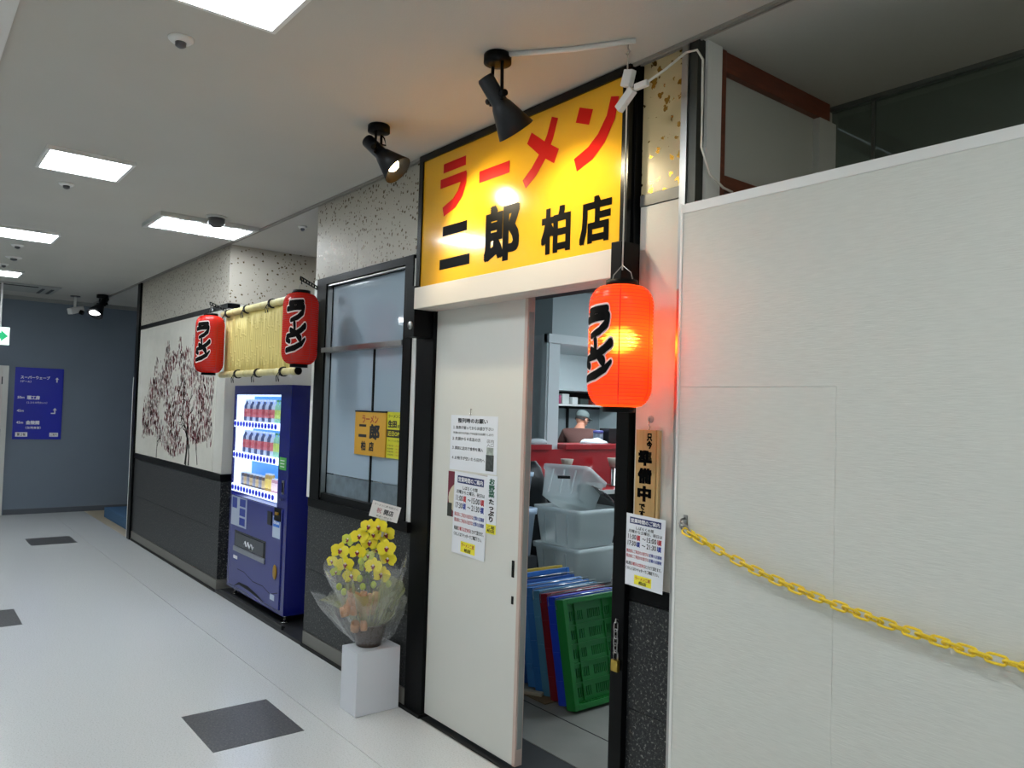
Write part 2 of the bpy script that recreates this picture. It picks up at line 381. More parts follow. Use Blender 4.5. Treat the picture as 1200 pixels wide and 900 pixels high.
B('partition_panel', -7.2, -6.07, 3.04, 3.08, 0, 2.0, MATS['shop_white'], wi)
B('bulkhead', -8.4, -6.0, 3.08, 6.2, 2.40, 2.88, sh, wi)
B('bulkhead_lip', -6.03, -5.95, 3.0, 6.2, 2.31, 2.40, MATS['shop_white'], wi)
cs = B('ceiling_shop', -8.4, -1.86, 1.05, 6.3, 2.88, 2.94, mat('shop_ceiling', '#9aa0a0', .8)); tag(cs, kind='structure')
B('ceiling_panel', -4.92, -1.86, .13, 1.05, 2.88, 2.94, MATS['shop_ceiling'], cs)

# window of the window bay
win = empty('window_1', (-4.25, 0, 1.7), kind='structure')
wfm = MB()
wfm.box(-4.895, -4.755, F-.012, F+.09, .985, 2.44); wfm.box(-3.75, -3.665, F-.012, F+.09, .985, 2.44); wfm.box(-4.755, -3.75, F-.012, F+.09, 2.395, 2.44)
wfm.box(-4.755, -3.75, F, F+.09, .985, 1.03)
wfm.build('window_frame', black_m, win)
B('silver_bead', -4.755, -4.747, F-.002, F+.03, 1.0, 2.38, steel, win); B('silver_bead', -4.755, -3.75, F-.002, F+.02, 2.382, 2.390, steel, win)
B('transom', -4.78, -3.75, F-.02, F+.06, 1.945, 1.975, steel, win)
gl = mat('frosted_window', '#a3b5c4', .05, spec=.9, coat=.6)
B('window_pane', -4.747, -3.75, .05, .056, 1.975, 2.382, gl, win)
B('window_pane', -4.747, -4.165, .05, .056, 1.16, 1.945, gl, win); B('window_pane', -4.16, -3.75, .058, .064, 1.16, 1.945, gl, win)
B('meeting_stile', -4.172, -4.160, .0485, .07, 1.03, 1.945, blackw, win)
gl2 = mat('frosted_window_low', '#707d86', .1, spec=.8, var=.2, vscale=14)
B('lower_pane', -4.747, -4.165, .05, .056, 1.03, 1.155, gl2, win); B('lower_pane', -4.16, -3.75, .058, .064, 1.03, 1.155, gl2, win)

# neighbouring unit above the partition
nb = empty('wall_neighbour', (-1.8, .5, 0), kind='structure')
B('wall_board', -1.86, -1.775, F+.1, 1.0, 0, CZ, mat('neighbour_grey', '#b4b6b0', .7), nb)
B('wood_rail', -1.775, -1.745, .13, .88, 2.875, CZ, wood_red, nb, .003)
B('wood_stile', -1.775, -1.74, .112, .15, 0, CZ, wood_red, nb, .003)
B('wood_rail', -1.775, -1.745, .15, .88, 2.43, 2.49, wood_red, nb, .003)
B('dark_recess', -1.775, -1.768, .15, .88, 1.4, 2.43, mat('dark_glass', '#151c24', .1), nb)
B('corner_pilaster', -1.775, -1.745, .80, .93, 0, 2.875, mat('neighbour_light', '#c2c3be', .6), nb)
B('wall_back', -1.86, 3.2, 2.6, 2.7, 0, CZ, mat('neighbour_dark', '#7c837e', .7), nb)
cn = B('ceiling_neighbour', -1.86, 3.2, 1.05, 2.7, CZ, CZ+.1, mat('neighbour_ceiling', '#8d918b', .8)); tag(cn, kind='structure')
w2 = empty('window_2', (-.5, .93, 0), kind='structure')
dg = film_mat('tinted_glass', '#87918b', .4, .03, (.7, .75, .72, 1))
for a, b in ((-1.765, -1.585), (-1.575, -.6), (-.59, .6), (.61, 2.0)): B('window_pane', a, b, .932, .938, 0, 2.935, dg, w2)
B('head_track', -1.765, 3.2, .91, .95, 2.932, 2.95, mat('track_grey', '#6c706c', .4, .5), w2)
for x in (-1.585, -.6, .6): B('mullion', x, x+.01, .92, .94, 0, 2.932, MATS['track_grey'], w2)

t = empty('neighbour_light', (1.6, .5, CZ), 'added fill light over the neighbouring unit, out of view to the right', 'ceiling light')  # added unseen lamp that brightens the neighbouring ceiling and boards
B('diffuser', 1.0, 2.2, .35, .65, CZ-.03, CZ-.001, mat('neighbour_fill_glow', '#ffffff', .5, emit='#fff4e0', es=16), t)
t = empty('neighbour_light', (.5, 1.9, CZ), 'added fill light behind the tinted glass, out of view to the right', 'ceiling light')  # second added lamp, lifts the room behind the glass
B('diffuser', .0, 1.2, 1.75, 2.05, CZ-.03, CZ-.001, MATS['neighbour_fill_glow'], t)

# white temporary partition on the right
pt = tag(empty('partition', (-.2, -.04, 0)), 'white linen-textured temporary partition wall at the right with a pale top rail', 'partition')
B('board_panel', -1.762, -1.1848, -.05, -.016, 0, 1.7000, part_m, pt)
mb = MB(); mb.box(-1.762, 2.4, -.05, -.016, 1.7010, 2.312); mb.box(-1.184, 2.4, -.05, -.016, 0, 1.7010)
mb.build('board_panel', part_m, pt)
B('top_rail', -1.766, 2.4, -.053, -.013, 2.312, 2.345, cap_m, pt, .002)
B('edge_rail', -1.772, -1.762, -.053, -.013, 0, 2.345, cap_m, pt)

# ============================================================ CEILING FITTINGS
led = mat('led_diffuser', '#ffffff', .5, emit='#f3fbff', es=PANEL_L)
def panel_light(x, y, label, group=None, sx=.45, sy=.44):
    t = empty('ceiling_light', (x, y, CZ), label, 'ceiling light', group)
    f = MB(); e = .018
    for a in ((-sx/2, sx/2, -sy/2, -sy/2+e), (-sx/2, sx/2, sy/2-e, sy/2), (-sx/2, -sx/2+e, -sy/2+e, sy/2-e), (sx/2-e, sx/2, -sy/2+e, sy/2-e)):
        f.box(x+a[0], x+a[1], y+a[2], y+a[3], CZ-.022, CZ-.0005)
    f.build('light_frame', cap_m, t)
    B('diffuser', x-sx/2+e, x+sx/2-e, y-sy/2+e, y+sy/2-e, CZ-.014, CZ-.001, led, t)
    return t
panel_light(-2.49, -1.40, 'square white ceiling panel light at the top edge, nearest to the yellow sign')
panel_light(-5.02, -1.39, 'square white ceiling panel light in a thin frame, second from the camera')
panel_light(-7.55, -1.385, 'white ceiling panel light cut off by the left edge, third along the corridor')
panel_light(-10.1, -1.36, 'smallest white ceiling panel light at the far left near the end wall')
for x, lb in ((.04, 'square ceiling panel light straight above the viewpoint, out of view'), (2.4, 'square ceiling panel light behind the viewpoint, out of view')): panel_light(x, -1.4, lb)
for x, lb in ((-10.1, 'farthest'), (-5.02, 'middle'), (.04, 'nearest')):
    t = panel_light(x, -3.5, lb+' added square panel light on the far side of the corridor, out of view'); t.location.z -= .03  # unseen second row, added for its light and reflections
# louvred fluorescent fitting
lx0, lx1, ly0, ly1 = -6.42, -5.89, -.76, -.05
t = empty('louvre_light', ((lx0+lx1)/2, (ly0+ly1)/2, CZ), 'wide recessed fluorescent ceiling light with four bright lamps and metal louvres', 'ceiling light')
f = MB()
for a in ((lx0, lx1, ly0, ly0+.03), (lx0, lx1, ly1-.03, ly1), (lx0, lx0+.06, ly0+.03, ly1-.03), (lx1-.05, lx1, ly0+.03, ly1-.03)): f.box(*a, CZ-.03, CZ-.0005)
f.build('light_frame', alu, t)
B('reflector', lx0+.06, lx1-.05, ly0+.03, ly1-.03, CZ-.008, CZ-.001, mat('reflector', '#e6e8ea', .35, .2), t)
lampm = mat('fluorescent', '#ffffff', .5, emit='#eef7ff', es=PANEL_L*1.3)
for k in range(4):
    y = ly0+.11+k*.163
    MB().tube([(lx0+.09, y-.03, CZ-.022), (lx1-.1, y-.03, CZ-.022), (lx1-.08, y-.015, CZ-.022), (lx1-.08, y+.015, CZ-.022), (lx1-.1, y+.03, CZ-.022), (lx0+.09, y+.03, CZ-.022)], .013, None).build('lamp_tube', lampm, t)
    MB().tube([(lx1-.16, y-.045, CZ-.012), (lx1-.16, y-.04, CZ-.036), (lx1-.16, y+.04, CZ-.036), (lx1-.16, y+.045, CZ-.012)], .003, None, 6).build('lamp_clip', steel, t)
for k in range(3):
    y = ly0+.19+k*.163; B('louvre_blade', lx0+.06, lx1-.05, y-.002, y+.002, CZ-.03, CZ-.008, alu, t)

def detector(x, y, r, label, dome=False, cat='smoke detector'):
    t = empty('smoke_detector' if not dome else 'dome_sensor', (x, y, CZ), label, cat)
    MB().lathe([(r, 0), (r, -.006), (r*.8, -.014), (r*.45, -.016)], None, 24, Matrix.Translation((x, y, CZ))).build('base', cap_m if not dome else mat('dome_base', '#b9bab6', .5), t)
    MB().lathe([(r*.45, -.015), (r*.42, -.03), (r*.2, -.036), (0.001, -.038)] if not dome else [(r*.8, -.014), (r*.78, -.05), (r*.5, -.075), (.001, -.082)], None, 24, Matrix.Translation((x, y, CZ))).build('cap', mat('sensor_grey', '#55565a', .3), t)
detector(-3.03, -1.417, .045, 'small round ceiling detector with a grey centre nearest the camera')
detector(-5.59, -1.397, .045, 'small round ceiling detector beside the second square panel light')
detector(-8.2, -1.38, .05, 'small round ceiling detector just past the third panel light')
detector(-8.95, -1.33, .07, 'flat white ring detector on the ceiling far left')
detector(-9.5, -1.36, .045, 'small round ceiling detector beside the farthest panel light')
detector(-5.776, -.405, .075, 'grey dome sensor on the ceiling beside the louvred light', True, 'sensor')
detector(-5.6, .18, .035, 'small dark ceiling sprinkler above the vending machine recess', False, 'sprinkler')
# slot vent at the far end
t = empty('ceiling_vent', (-11.3, -1.0, CZ), 'long slotted air vent in the ceiling near the blue end wall', 'vent')
B('vent_plate', -11.75, -10.95, -1.9, -.62, CZ-.012, CZ, mat('vent_grey', '#9fa19d', .6), t)
B('slot', -11.12, -11.06, -1.9, -.85, CZ-.016, CZ-.010, black_m, t)
for y in (-.80, -.70): B('slot', -11.7, -11.2, y, y+.035, CZ-.016, CZ-.010, black_m, t)

# spotlights
def spotlight(x, y, aim, label, head_z, arms=.1, lit=True, scale=1., cable_side=1, bright=1.):
    t = empty('spotlight', (x, y, CZ), label, 'spotlight')
    s = scale
    MB().lathe([(.042*s, 0), (.046*s, -.005), (.046*s, -.03*s), (.02*s, -.034*s), (.001, -.034*s)], None, 28, Matrix.Translation((x, y, CZ))).build('base', black_m, t)
    aim = Vector(aim).normalized(); side = aim.cross(Vector((0, 0, 1))).normalized()
    piv = Vector((x, y, CZ-.034*s-arms))
    for sg in (-1, 1):
        a = Vector((x, y, CZ-.03*s))+side*sg*.028*s
        MB().tube([a, a+Vector((0, 0, -.02)), piv+side*sg*.032*s+Vector((0, 0, .01)), piv+side*sg*.032*s-Vector((0, 0, .02*s))], .006*s, None, 6).build('yoke_arm', black_m, t)
        MB().cyl(piv+side*sg*.030*s, piv+side*sg*.052*s, .011*s, None, 10).build('knob', black_m, t)
    q = aim.to_track_quat('Z', 'Y').to_matrix().to_4x4(); q.translation = piv
    MB().lathe([(.001, -.075*s), (.024*s, -.073*s), (.028*s, -.066*s), (.028*s, .02*s), (.034*s, .03*s), (.066*s, .125*s), (.063*s, .125*s), (.031*s, .03*s), (.001, .01*s)], None, 32, q).build('lamp_head', mat('spot_black', '#16181c', .42, .3), t)
    if lit:
        MB().sphere(piv+aim*.085*s, .03*s, None, 14).build('bulb', mat('warm_bulb', '#ffffff', .5, emit='#ffe2a8', es=32), t)
        ld = bpy.data.lights.new('spot_lamp', 'SPOT'); ld.energy = SPOT_W*bright; ld.color = (1, .86, .58); ld.spot_size = math.radians(118); ld.spot_blend = .7; ld.shadow_soft_size = .03
        lo = bpy.data.objects.new('spot_lamp', ld); C.objects.link(lo); lo.matrix_basis = Matrix.Translation(piv+aim*.13*s) @ (-aim).to_track_quat('Z', 'Y').to_matrix().to_4x4()
        attach(lo, t)
    bk = piv-aim*.07*s; pt0 = Vector((x, y, CZ-.03*s))
    if cable_side:
        o = side*cable_side
        MB().tube([pt0+o*.02, pt0+o*.07+Vector((0, 0, -.004)), pt0+o*.095+Vector((0, 0, -.03)), bk+o*.06+Vector((0, 0, .005)), bk+o*.02, bk], .0035*s, None, 6).build('cable', black_m, t)
    return t
spotlight(-3.31, -.43, (.62, .5, -.75), 'black ceiling spotlight with a lit bulb and looped cable, left of the sign', 2.8, .085, True, 1.15, -1, .85)
spotlight(-2.335, -.46, (.05, .75, -.85), 'large black ceiling spotlight hanging in front of the yellow sign', 2.8, .125, True, 1.15, 0, .42)
spotlight(-11.25, -.11, (.35, -.5, -.8), 'black ceiling spotlight at the far end beside the blue wall', 2.8, .07, False, 1.5, 0)
MB().sphere((-11.19, -.20, 2.70), .07, mat('cold_bulb', '#ffffff', .5, emit='#ffffff', es=3), 14, (1, 1, .5)).build('bulb', None, [o for o in C.objects if o.name.startswith('spotlight')][-1])
t = empty('security_camera', (-11.7, -.35, CZ), 'small white security camera on a short ceiling stem by the blue wall', 'camera')
MB().cyl((-11.7, -.35, CZ), (-11.7, -.35, CZ-.012), .06, None).build('base', mat('cam_dark', '#4b4c4c', .5), t)
MB().cyl((-11.7, -.35, CZ-.01), (-11.7, -.35, CZ-.15), .016, None).build('stem', cap_m, t)
MB().box(-.10, .10, -.04, .04, -.04, .04, None, .01, Matrix.Translation((-11.68, -.34, CZ-.19)) @ Matrix.Rotation(-1.0, 4, 'Z') @ Matrix.Rotation(.3, 4, 'Y')).build('camera_body', cap_m, t)
MB().cyl((-11.62, -.30, CZ-.215), (-11.60, -.265, CZ-.228), .03, None).build('lens', black_m, t)
# exit sign
t = empty('exit_sign', (-11, -1.3, CZ), 'white hanging exit sign with a green arrow at the left edge', 'sign')
for y in (-1.23, -1.55): MB().cyl((-11, y, CZ), (-11, y, 2.41), .011).build('hanger_rod', cap_m, t)
B('sign_box', -11.03, -10.97, -1.66, -1.135, 2.2, 2.41, mat('exit_white', '#e9f5ef', .4, emit='#e9fff4', es=.5), t, .004)
mb = MB(); fx = lambda u, v: Vector((-10.968, u, v)); gm = mat('exit_green', '#10b070', .4, emit='#10c070', es=.25)
mb.poly([fx(-1.22, 2.24), fx(-1.15, 2.305), fx(-1.22, 2.37)], gm); mb.poly([fx(-1.32, 2.27), fx(-1.22, 2.27), fx(-1.22, 2.34), fx(-1.32, 2.34)], gm)
mb.poly([fx(-1.62, 2.24), fx(-1.36, 2.24), fx(-1.36, 2.37), fx(-1.62, 2.37)], gm); mb.build('arrow', None, t)
# far cable run on the ceiling, conduit and cords near the sign
tag(MB().tube([(-2.29, -.44, CZ-.008), (-2.1, -.29, CZ-.008), (-1.90, -.17, CZ-.008)], .010).build('conduit', cap_m), 'thin white conduit on the ceiling running right from the large spotlight', 'conduit')
LX, LY = -1.945, -.16
t = empty('power_cord', (LX, LY, CZ), 'white power cord with plugs hanging from a ceiling hook down to the lit lantern', 'cord')
wire = mat('white_wire', '#d8d4ca', .5)
MB().tube([(LX, LY, CZ-.002), (LX, LY, CZ-.02), (LX+.012, LY, CZ-.03), (LX, LY, CZ-.042), (LX-.01, LY, CZ-.034)], .0025, steel, 6).build('ceiling_hook', None, t)
MB().tube([(LX, LY, CZ-.03), (LX, LY, 2.85), (LX+.002, LY, 2.5), (LX, LY, 2.12)], .0026, None, 6).build('cord', wire, t)
MB().box(-.022, .022, -.012, .012, -.03, .03, None, .004, Matrix.Translation((LX+.005, LY, 2.82)) @ Matrix.Rotation(.3, 4, 'Y')).build('plug', cap_m, t)
MB().box(-.016, .016, -.012, .012, -.045, .045, None, .004, Matrix.Translation((LX-.005, LY, 2.745)) @ Matrix.Rotation(.9, 4, 'Y')).build('plug', cap_m, t)
MB().box(-.03, .03, -.009, .009, -.011, .011, None, .004, Matrix.Translation((LX+.07, LY, 2.775))).build('plug', cap_m, t)
MB().tube([(LX+.1, LY, 2.778), (-1.80, -.12, 2.82), (-1.76, -.06, 2.885), (-1.735, -.03, 2.895), (-1.72, -.015, 2.86), (-1.722, -.01, 2.7), (-1.722, -.01, 2.55), (-1.715, .03, 2.46), (-1.70, .09, 2.42), (-1.69, .13, 2.41)], .0045, wire, 8).build('cord', None, t)

# ============================================================ BIG SIGN
SX0, SX1, SZ0, SZ1 = -3.56, -2.04, 2.15, 2.945
t = tag(empty('shop_sign', (-2.8, 0, 2.5)), 'large yellow shop sign with red and black lettering above the doorway', 'sign')
mb = MB(); e = .036
mb.box(SX0, SX0+e, -.045, .028, SZ0, SZ1); mb.box(SX1-e, SX1, -.045, .028, SZ0, SZ1); mb.box(SX0+e, SX1-e, -.045, .028, SZ1-e, SZ1); mb.box(SX0+e, SX1-e, -.045, .028, SZ0, SZ0+.02)
mb.build('sign_frame', mat('frame_black', '#101112', .25, .4), t)
B('sign_face', SX0+e, SX1-e, -.036, .0, SZ0+.02, SZ1-e, yellow_sign, t)
fn = planeY(-.0372); mb = MB()
def box_fn(u0, u1, v0, v1, y): return lambda u, v: Vector((u0+u*(u1-u0), y, v0+v*(v1-v0)))
def strokes(mb, lst, f, m, dw=0):
    for q_, (pts, wd) in enumerate(lst):
        f0 = f
        if q_: f = (lambda u, v, g_=f0, d=Vector((0, -.0003, 0)): g_(u, v)+d)
        ws = [q__*1.22 for q__ in (wd if isinstance(wd, list) else [wd]*len(pts))]
        mb.ribbon(pts, [x+dw for x in ws], f, m, 6, caps=False)
g = box_fn(-3.36, -3.12, 2.60, 2.845, -.0372)
strokes(mb, [([(.10, .94), (.93, .94)], .16), ([(.0, .63), (.96, .63)], .16), ([(.88, .70), (.86, .5), (.76, .30), (.55, .14), (.14, .02)], [.17, .17, .18, .18, .17])], g, red_p)
g = box_fn(-3.02, -2.785, 2.69, 2.76, -.0372); rect(mb, 0, 1, .0, .80, g, red_p)
g = box_fn(-2.69, -2.445, 2.60, 2.86, -.0372)
strokes(mb, [([(.86, 1), (.74, .70), (.55, .42), (.32, .2), (.06, .04)], [.15, .16, .17, .17, .15]), ([(.17, .82), (.55, .55), (.93, .34)], [.17, .2, .2])], g, red_p)
g = box_fn(-2.35, -2.10, 2.60, 2.855, -.0372)
strokes(mb, [([(.05, .90), (.37, .78)], .20), ([(.90, .96), (.82, .66), (.62, .38), (.38, .20), (.03, .08)], [.15, .17, .19, .2, .19])], g, red_p)
rect(mb, -3.325, -3.11, 2.478, 2.528, fn, black_p); rect(mb, -3.345, -3.08, 2.308, 2.360, fn, black_p)
add_text(mb, '郎', -2.965, -2.70, 2.285, 2.557, fn, black_p, .036)
add_text(mb, '柏', -2.548, -2.362, 2.272, 2.47, fn, black_p, .036)
add_text(mb, '店', -2.308, -2.127, 2.278, 2.47, fn, black_p, .036)
mb.build('lettering', None, t)

# ---- sliding door and its rail
B_ = tag(MB().box(-3.47, -2.055, -.105, -.0465, 2.112, 2.222, None, .003).box(-3.47, -2.055, -.0465, .028, 2.112, 2.147, None).build('rail_cover', rail_m), 'long cream sliding-door rail cover under the yellow sign', 'rail')
t = tag(empty('rail_bracket', (-3.51, 0, 2.1)), 'black metal bracket with a round silver bolt at the left end of the door rail', 'bracket')
B('bracket_plate', -3.56, -3.471, -.10, .010, 1.97, 2.235, black_m, t, .004)
MB().lathe([(.022, 0), (.022, .004), (.018, .007), (.001, .008)], None, 20, Matrix.Translation((-3.505, -.10, 2.03)) @ Matrix.Rotation(PI/2, 4, 'X')).build('bolt', steel, t)
t = tag(empty('rail_bracket', (-2.05, 0, 2.1)), 'black block bracket closing the right end of the door rail', 'bracket')
B('bracket_plate', -2.054, -2.0, -.11, -.016, 2.05, 2.245, black_m, t, .004)
t = empty('door_1', (-3.07, .04, 0), kind='structure')
DX0, DX1 = -3.45, -2.70
dl_ = B('door_leaf', DX0, DX1-.022, .03, .068, .025, 2.125, door_m, t, .003)
B('door_edge', DX1-.022, DX1, .028, .070, .025, 2.125, edge_m, t, .003)
B('door_handle', DX1-.06, DX1-.045, .026, .031, .85, .925, blackw, dl_)
B('keyhole_plate', DX1-.058, DX1-.044, .027, .031, .73, .765, blackw, dl_)
B('door_return', DX1, DX1+.004, .036, .062, .1, 2.05, mat('door_return_grey', '#8d8f8c', .4), t)  # plain grey strip along the right edge of the door

# padlock and chain on the post
t = empty('padlock_chain', (-2.06, -.03, .8), 'brass padlock hanging from a short steel chain on the black door post', 'padlock')
def link(mb, c, ax, sd, l, w_, r, m, seg=6, n=16):
    pts = []
    for k in range(n):
        a = 2*PI*k/n; x = math.cos(a); y = math.sin(a)
        pts.append(Vector(c)+Vector(ax)*(y*w_+(l-w_)*(1 if y > 0 else -1) if abs(y) > .05 else 0)+Vector(sd)*x*w_)
    mb.tube(pts, r, m, seg, True)
MB().tube([(-2.055, -.016, .825), (-2.055, -.03, .83), (-2.055, -.034, .815)], .003, None, 6).build('staple', steel, t)
for k in range(4):
    mb = MB(); link(mb, (-2.055, -.03, .80-k*.026), (0, 0, 1), (1, 0, 0) if k % 2 else (.3, .95, 0), .018, .008, .0022, None); mb.build('chain_link', steel, t)
mb = MB(); mb.box(-2.072, -2.038, -.036, -.02, .635, .678, None, .004); mb.build('lock_body', mat('brass', '#b79a4a', .3, 1.), t)
MB().tube([(-2.066, -.028, .676), (-2.066, -.028, .70), (-2.060, -.028, .712), (-2.050, -.028, .712), (-2.044, -.028, .70), (-2.044, -.028, .676)], .003, None, 6).build('shackle', steel, t)

# ============================================================ LANTERNS
def lantern_mat(name, col, lit):
    m = bpy.data.materials.new(name); m.use_nodes = True; nt = m.node_tree; nt.nodes.clear(); L = nt.links.new
    o = nt.nodes.new('ShaderNodeOutputMaterial')
    d = nt.nodes.new('ShaderNodeBsdfDiffuse'); d.inputs[0].default_value = srgb(col)
    tl = nt.nodes.new('ShaderNodeBsdfTranslucent'); tl.inputs[0].default_value = srgb('#ff5424' if lit else '#e0301a')
    a = nt.nodes.new('ShaderNodeMixShader'); a.inputs[0].default_value = .55 if lit else .35; L(d.outputs[0], a.inputs[1]); L(tl.outputs[0], a.inputs[2])
    g = nt.nodes.new('ShaderNodeBsdfGlossy'); g.inputs['Roughness'].default_value = .25
    b = nt.nodes.new('ShaderNodeMixShader'); b.inputs[0].default_value = .04; L(a.outputs[0], b.inputs[1]); L(g.outputs[0], b.inputs[2])
    if lit:
        tr = nt.nodes.new('ShaderNodeBsdfRefraction'); tr.inputs['Color'].default_value = srgb('#ffb868'); tr.inputs['Roughness'].default_value = .75; tr.inputs['IOR'].default_value = 1.3
        c = nt.nodes.new('ShaderNodeMixShader'); c.inputs[0].default_value = .22; L(b.outputs[0], c.inputs[1]); L(tr.outputs[0], c.inputs[2]); b = c
    L(b.outputs[0], o.inputs[0]); return m
BR = [([(-.30, .405), (-.05, .43), (.30, .44)], [.13, .11, .12]),
      ([(-.42, .285), (-.05, .315), (.33, .335)], [.12, .11, .12]), ([(.33, .335), (.30, .22), (.10, .12), (-.22, .05)], [.14, .14, .12, .09]),
      ([(-.05, -.015), (-.03, -.11)], [.13, .11]),
      ([(.42, -.06), (.25, -.15), (-.02, -.24), (-.40, -.285)], [.15, .13, .12, .10]), ([(-.22, -.155), (.05, -.22), (.22, -.32)], [.12, .13, .16]),
      ([(-.42, -.35), (-.25, -.39)], [.12, .11]), ([(.44, -.33), (.30, -.43), (.0, -.52), (-.42, -.58)], [.07, .12, .13, .11])]
def lantern(cx, cy, z0, z1, r, ang, label, lit=False, us=1.15, vsc=.62, vo=.50):
    t = empty('paper_lantern', (cx, cy, z0), label, 'lantern')
    h = z1-z0; N = 34; prof = []
    def rad(v):       # v 0..1
        e = .17; q = min(v, 1-v)
        return r*(1 if q > e else (.50+.50*math.sqrt(max(0, 1-((e-q)/e)**2))))
    for k in range(N*2+1):
        v = k/(2*N); prof.append((rad(v)-(0 if k % 2 else (.0046 if lit else .0014)), v*h))
    M = Matrix.Translation((cx, cy, z0))
    MB().lathe([prof[0]]+prof[1:], None, 48, M).build('paper_shade', lantern_mat('lantern_paper_lit' if lit else 'lantern_paper', '#ee3418' if lit else '#d8281c', lit), t)
    o = t.children[-1] if t.children else None
    # open the ends: caps are separate rings
    for zz, s, nm in ((z1-.004, 1, 'top_ring'), (z0+.004, -1, 'bottom_ring')):
        MB().lathe([(r*.44, 0), (r*.50, 0), (r*.50, s*.022), (r*.44, s*.022)], None, 28, Matrix.Translation((cx, cy, zz))).build(nm, black_m, t)
    MB().tube([(cx-r*.46, cy, z1+.01), (cx-r*.36, cy, z1+.045), (cx, cy, z1+.075), (cx+r*.36, cy, z1+.045), (cx+r*.46, cy, z1+.01)], .0018, steel, 6).build('wire_handle', None, t)
    mb = MB(); hoop = mat('hoop_orange', '#c23a12' if lit else '#a81f14', .6)
    for k in range(1, N):
        v = k/N; rr = rad(v)+(.0002 if lit else -.0006)
        mb.lathe([(rr, v*h-.0011), (rr+.0012, v*h), (rr, v*h+.0011)], None, 40, Matrix.Translation((cx, cy, z0)), caps=False)
    hp = mb.build('paper_hoops', mat('hoop_lit', '#d8431a', .6) if lit else mat('hoop_red', '#b0221a', .6), t); hp['kind'] = 'stuff'
    for k in range(6):
        a = 2*PI*k/6+.2
        MB().ribbon([(0, .02), (0, .98)], .004, lambda u, v, a=a: Vector((cx+(rad(v)+.0006)*math.cos(a+u/r), cy+(rad(v)+.0006)*math.sin(a+u/r), z0+v*h)), mat('lantern_seam', '#b0250f', .7), 20, False).build('seam', None, t)
    def lf(off):
        def f(u, v):
            vv = vo+(v+.06)*vsc; a = ang+u*us
            rr = rad(min(.98, max(.02, vv)))+off
            return Vector((cx+rr*math.cos(a), cy+rr*math.sin(a), z0+vv*h))
        return f
    mb = MB()
    for q_, (pts, wd) in enumerate(BR): mb.ribbon(pts, [x+.06 for x in wd], lf(.0022+q_*.00012), mat('lantern_white', '#f0b8b0' if False else '#efd8d2', .6), 6, True)
    mb.build('letter_outline', None, t)
    mb = MB()
    for q_, (pts, wd) in enumerate(BR): mb.ribbon(pts, wd, lf(.0036+q_*.00012), mat('lantern_black', '#080606', .7, spec=.1), 6, True)
    mb.build('lettering', None, t)
    if lit:
        MB().sphere((cx, cy, z0+h*.55), .032, mat('lantern_bulb', '#ffffff', .5, emit='#ffc060', es=60), 16, (1, 1, 1.2)).build('bulb', None, t)
        MB().cyl((cx, cy, z0+h*.62), (cx, cy, z1+.02), .014, None, 12).build('bulb_holder', blackw, t)
        ld = bpy.data.lights.new('lantern_lamp', 'POINT'); ld.energy = LANTERN_W; ld.color = (1, .62, .25); ld.shadow_soft_size = .035
        lo = bpy.data.objects.new('lantern_lamp', ld); C.objects.link(lo); lo.location = (cx, cy, z0+h*.55); attach(lo, t)
    return t
lantern(LX, LY, 1.625, 2.062, .116, math.radians(-91), 'glowing orange paper lantern with a lit bulb hanging by the open doorway', True, 1.15, .55, .505)
lantern(-6.36, -.235, 1.83, 2.285, .110, math.radians(-46), 'unlit red paper lantern hanging beside the plum tree mural', vo=.53)
lantern(-4.60, -.235, 1.848, 2.290, .108, math.radians(-38), 'unlit red paper lantern in front of the bamboo screen', us=1.2, vsc=.66, vo=.52)
for x, nm in ((-6.36, 'black perforated metal arm holding the lantern next to the mural'), (-4.60, 'black perforated metal arm holding the lantern before the bamboo screen')):
    t = empty('lantern_arm', (x, 0, 2.37), nm, 'bracket')
    xe = -4.90 if x > -5 else -6.72
    mb = MB(); z = 2.375
    mb.tube([(xe, -.0, z), (x, -.245, z)], .004, None, 6); mb.tube([(xe, -.0, z+.02), (x, -.245, z+.02)], .004, None, 6)
    for k in range(7):
        q = k/6; mb.tube([(xe+(x-xe)*q, -.245*q, z), (xe+(x-xe)*q, -.245*q, z+.02)], .005, None, 6)
    mb.build('perforated_bar', black_m, t)
    MB().tube([(x, -.238, 2.372), (x, -.238, 2.355), (x+.008, -.238, 2.348)], .003, None, 6).build('hook', black_m, t)

# ============================================================ BAMBOO SCREEN
t = empty('bamboo_screen', (-5.5, -.09, 1.83), 'yellow split-bamboo screen tied between two bamboo poles over the vending machine', 'screen')
bam = mat('bamboo', '#d8c67c', .42, var=.06, vscale=5, stretch=(6, 6, 1)); bam2 = mat('bamboo_pole', '#c9bd86', .4, var=.18, vscale=9); tie = mat('black_cord', '#17130f', .8)
ty = -.085; x0, x1 = -6.42, -4.95; n = 46; wd = (x1-x0)/n
for k in range(n):
    x = x0+wd*(k+.5); zt = 2.31+.0*random.random(); mb = MB(); cuts = [random.uniform(1.87, 2.02), random.uniform(2.07, 2.26)]
    pf = [(wd*.44, 1.83)]
    for c_ in cuts: pf += [(wd*.44, c_-.012), (wd*.44, c_-.006), (wd*.54, c_), (wd*.44, c_+.006), (wd*.44, c_+.012)]
    mb.lathe(pf+[(wd*.44, 2.30)], None, 10, Matrix.Translation((x, ty, 0)))
    mb.build('bamboo_slat', bam, t)
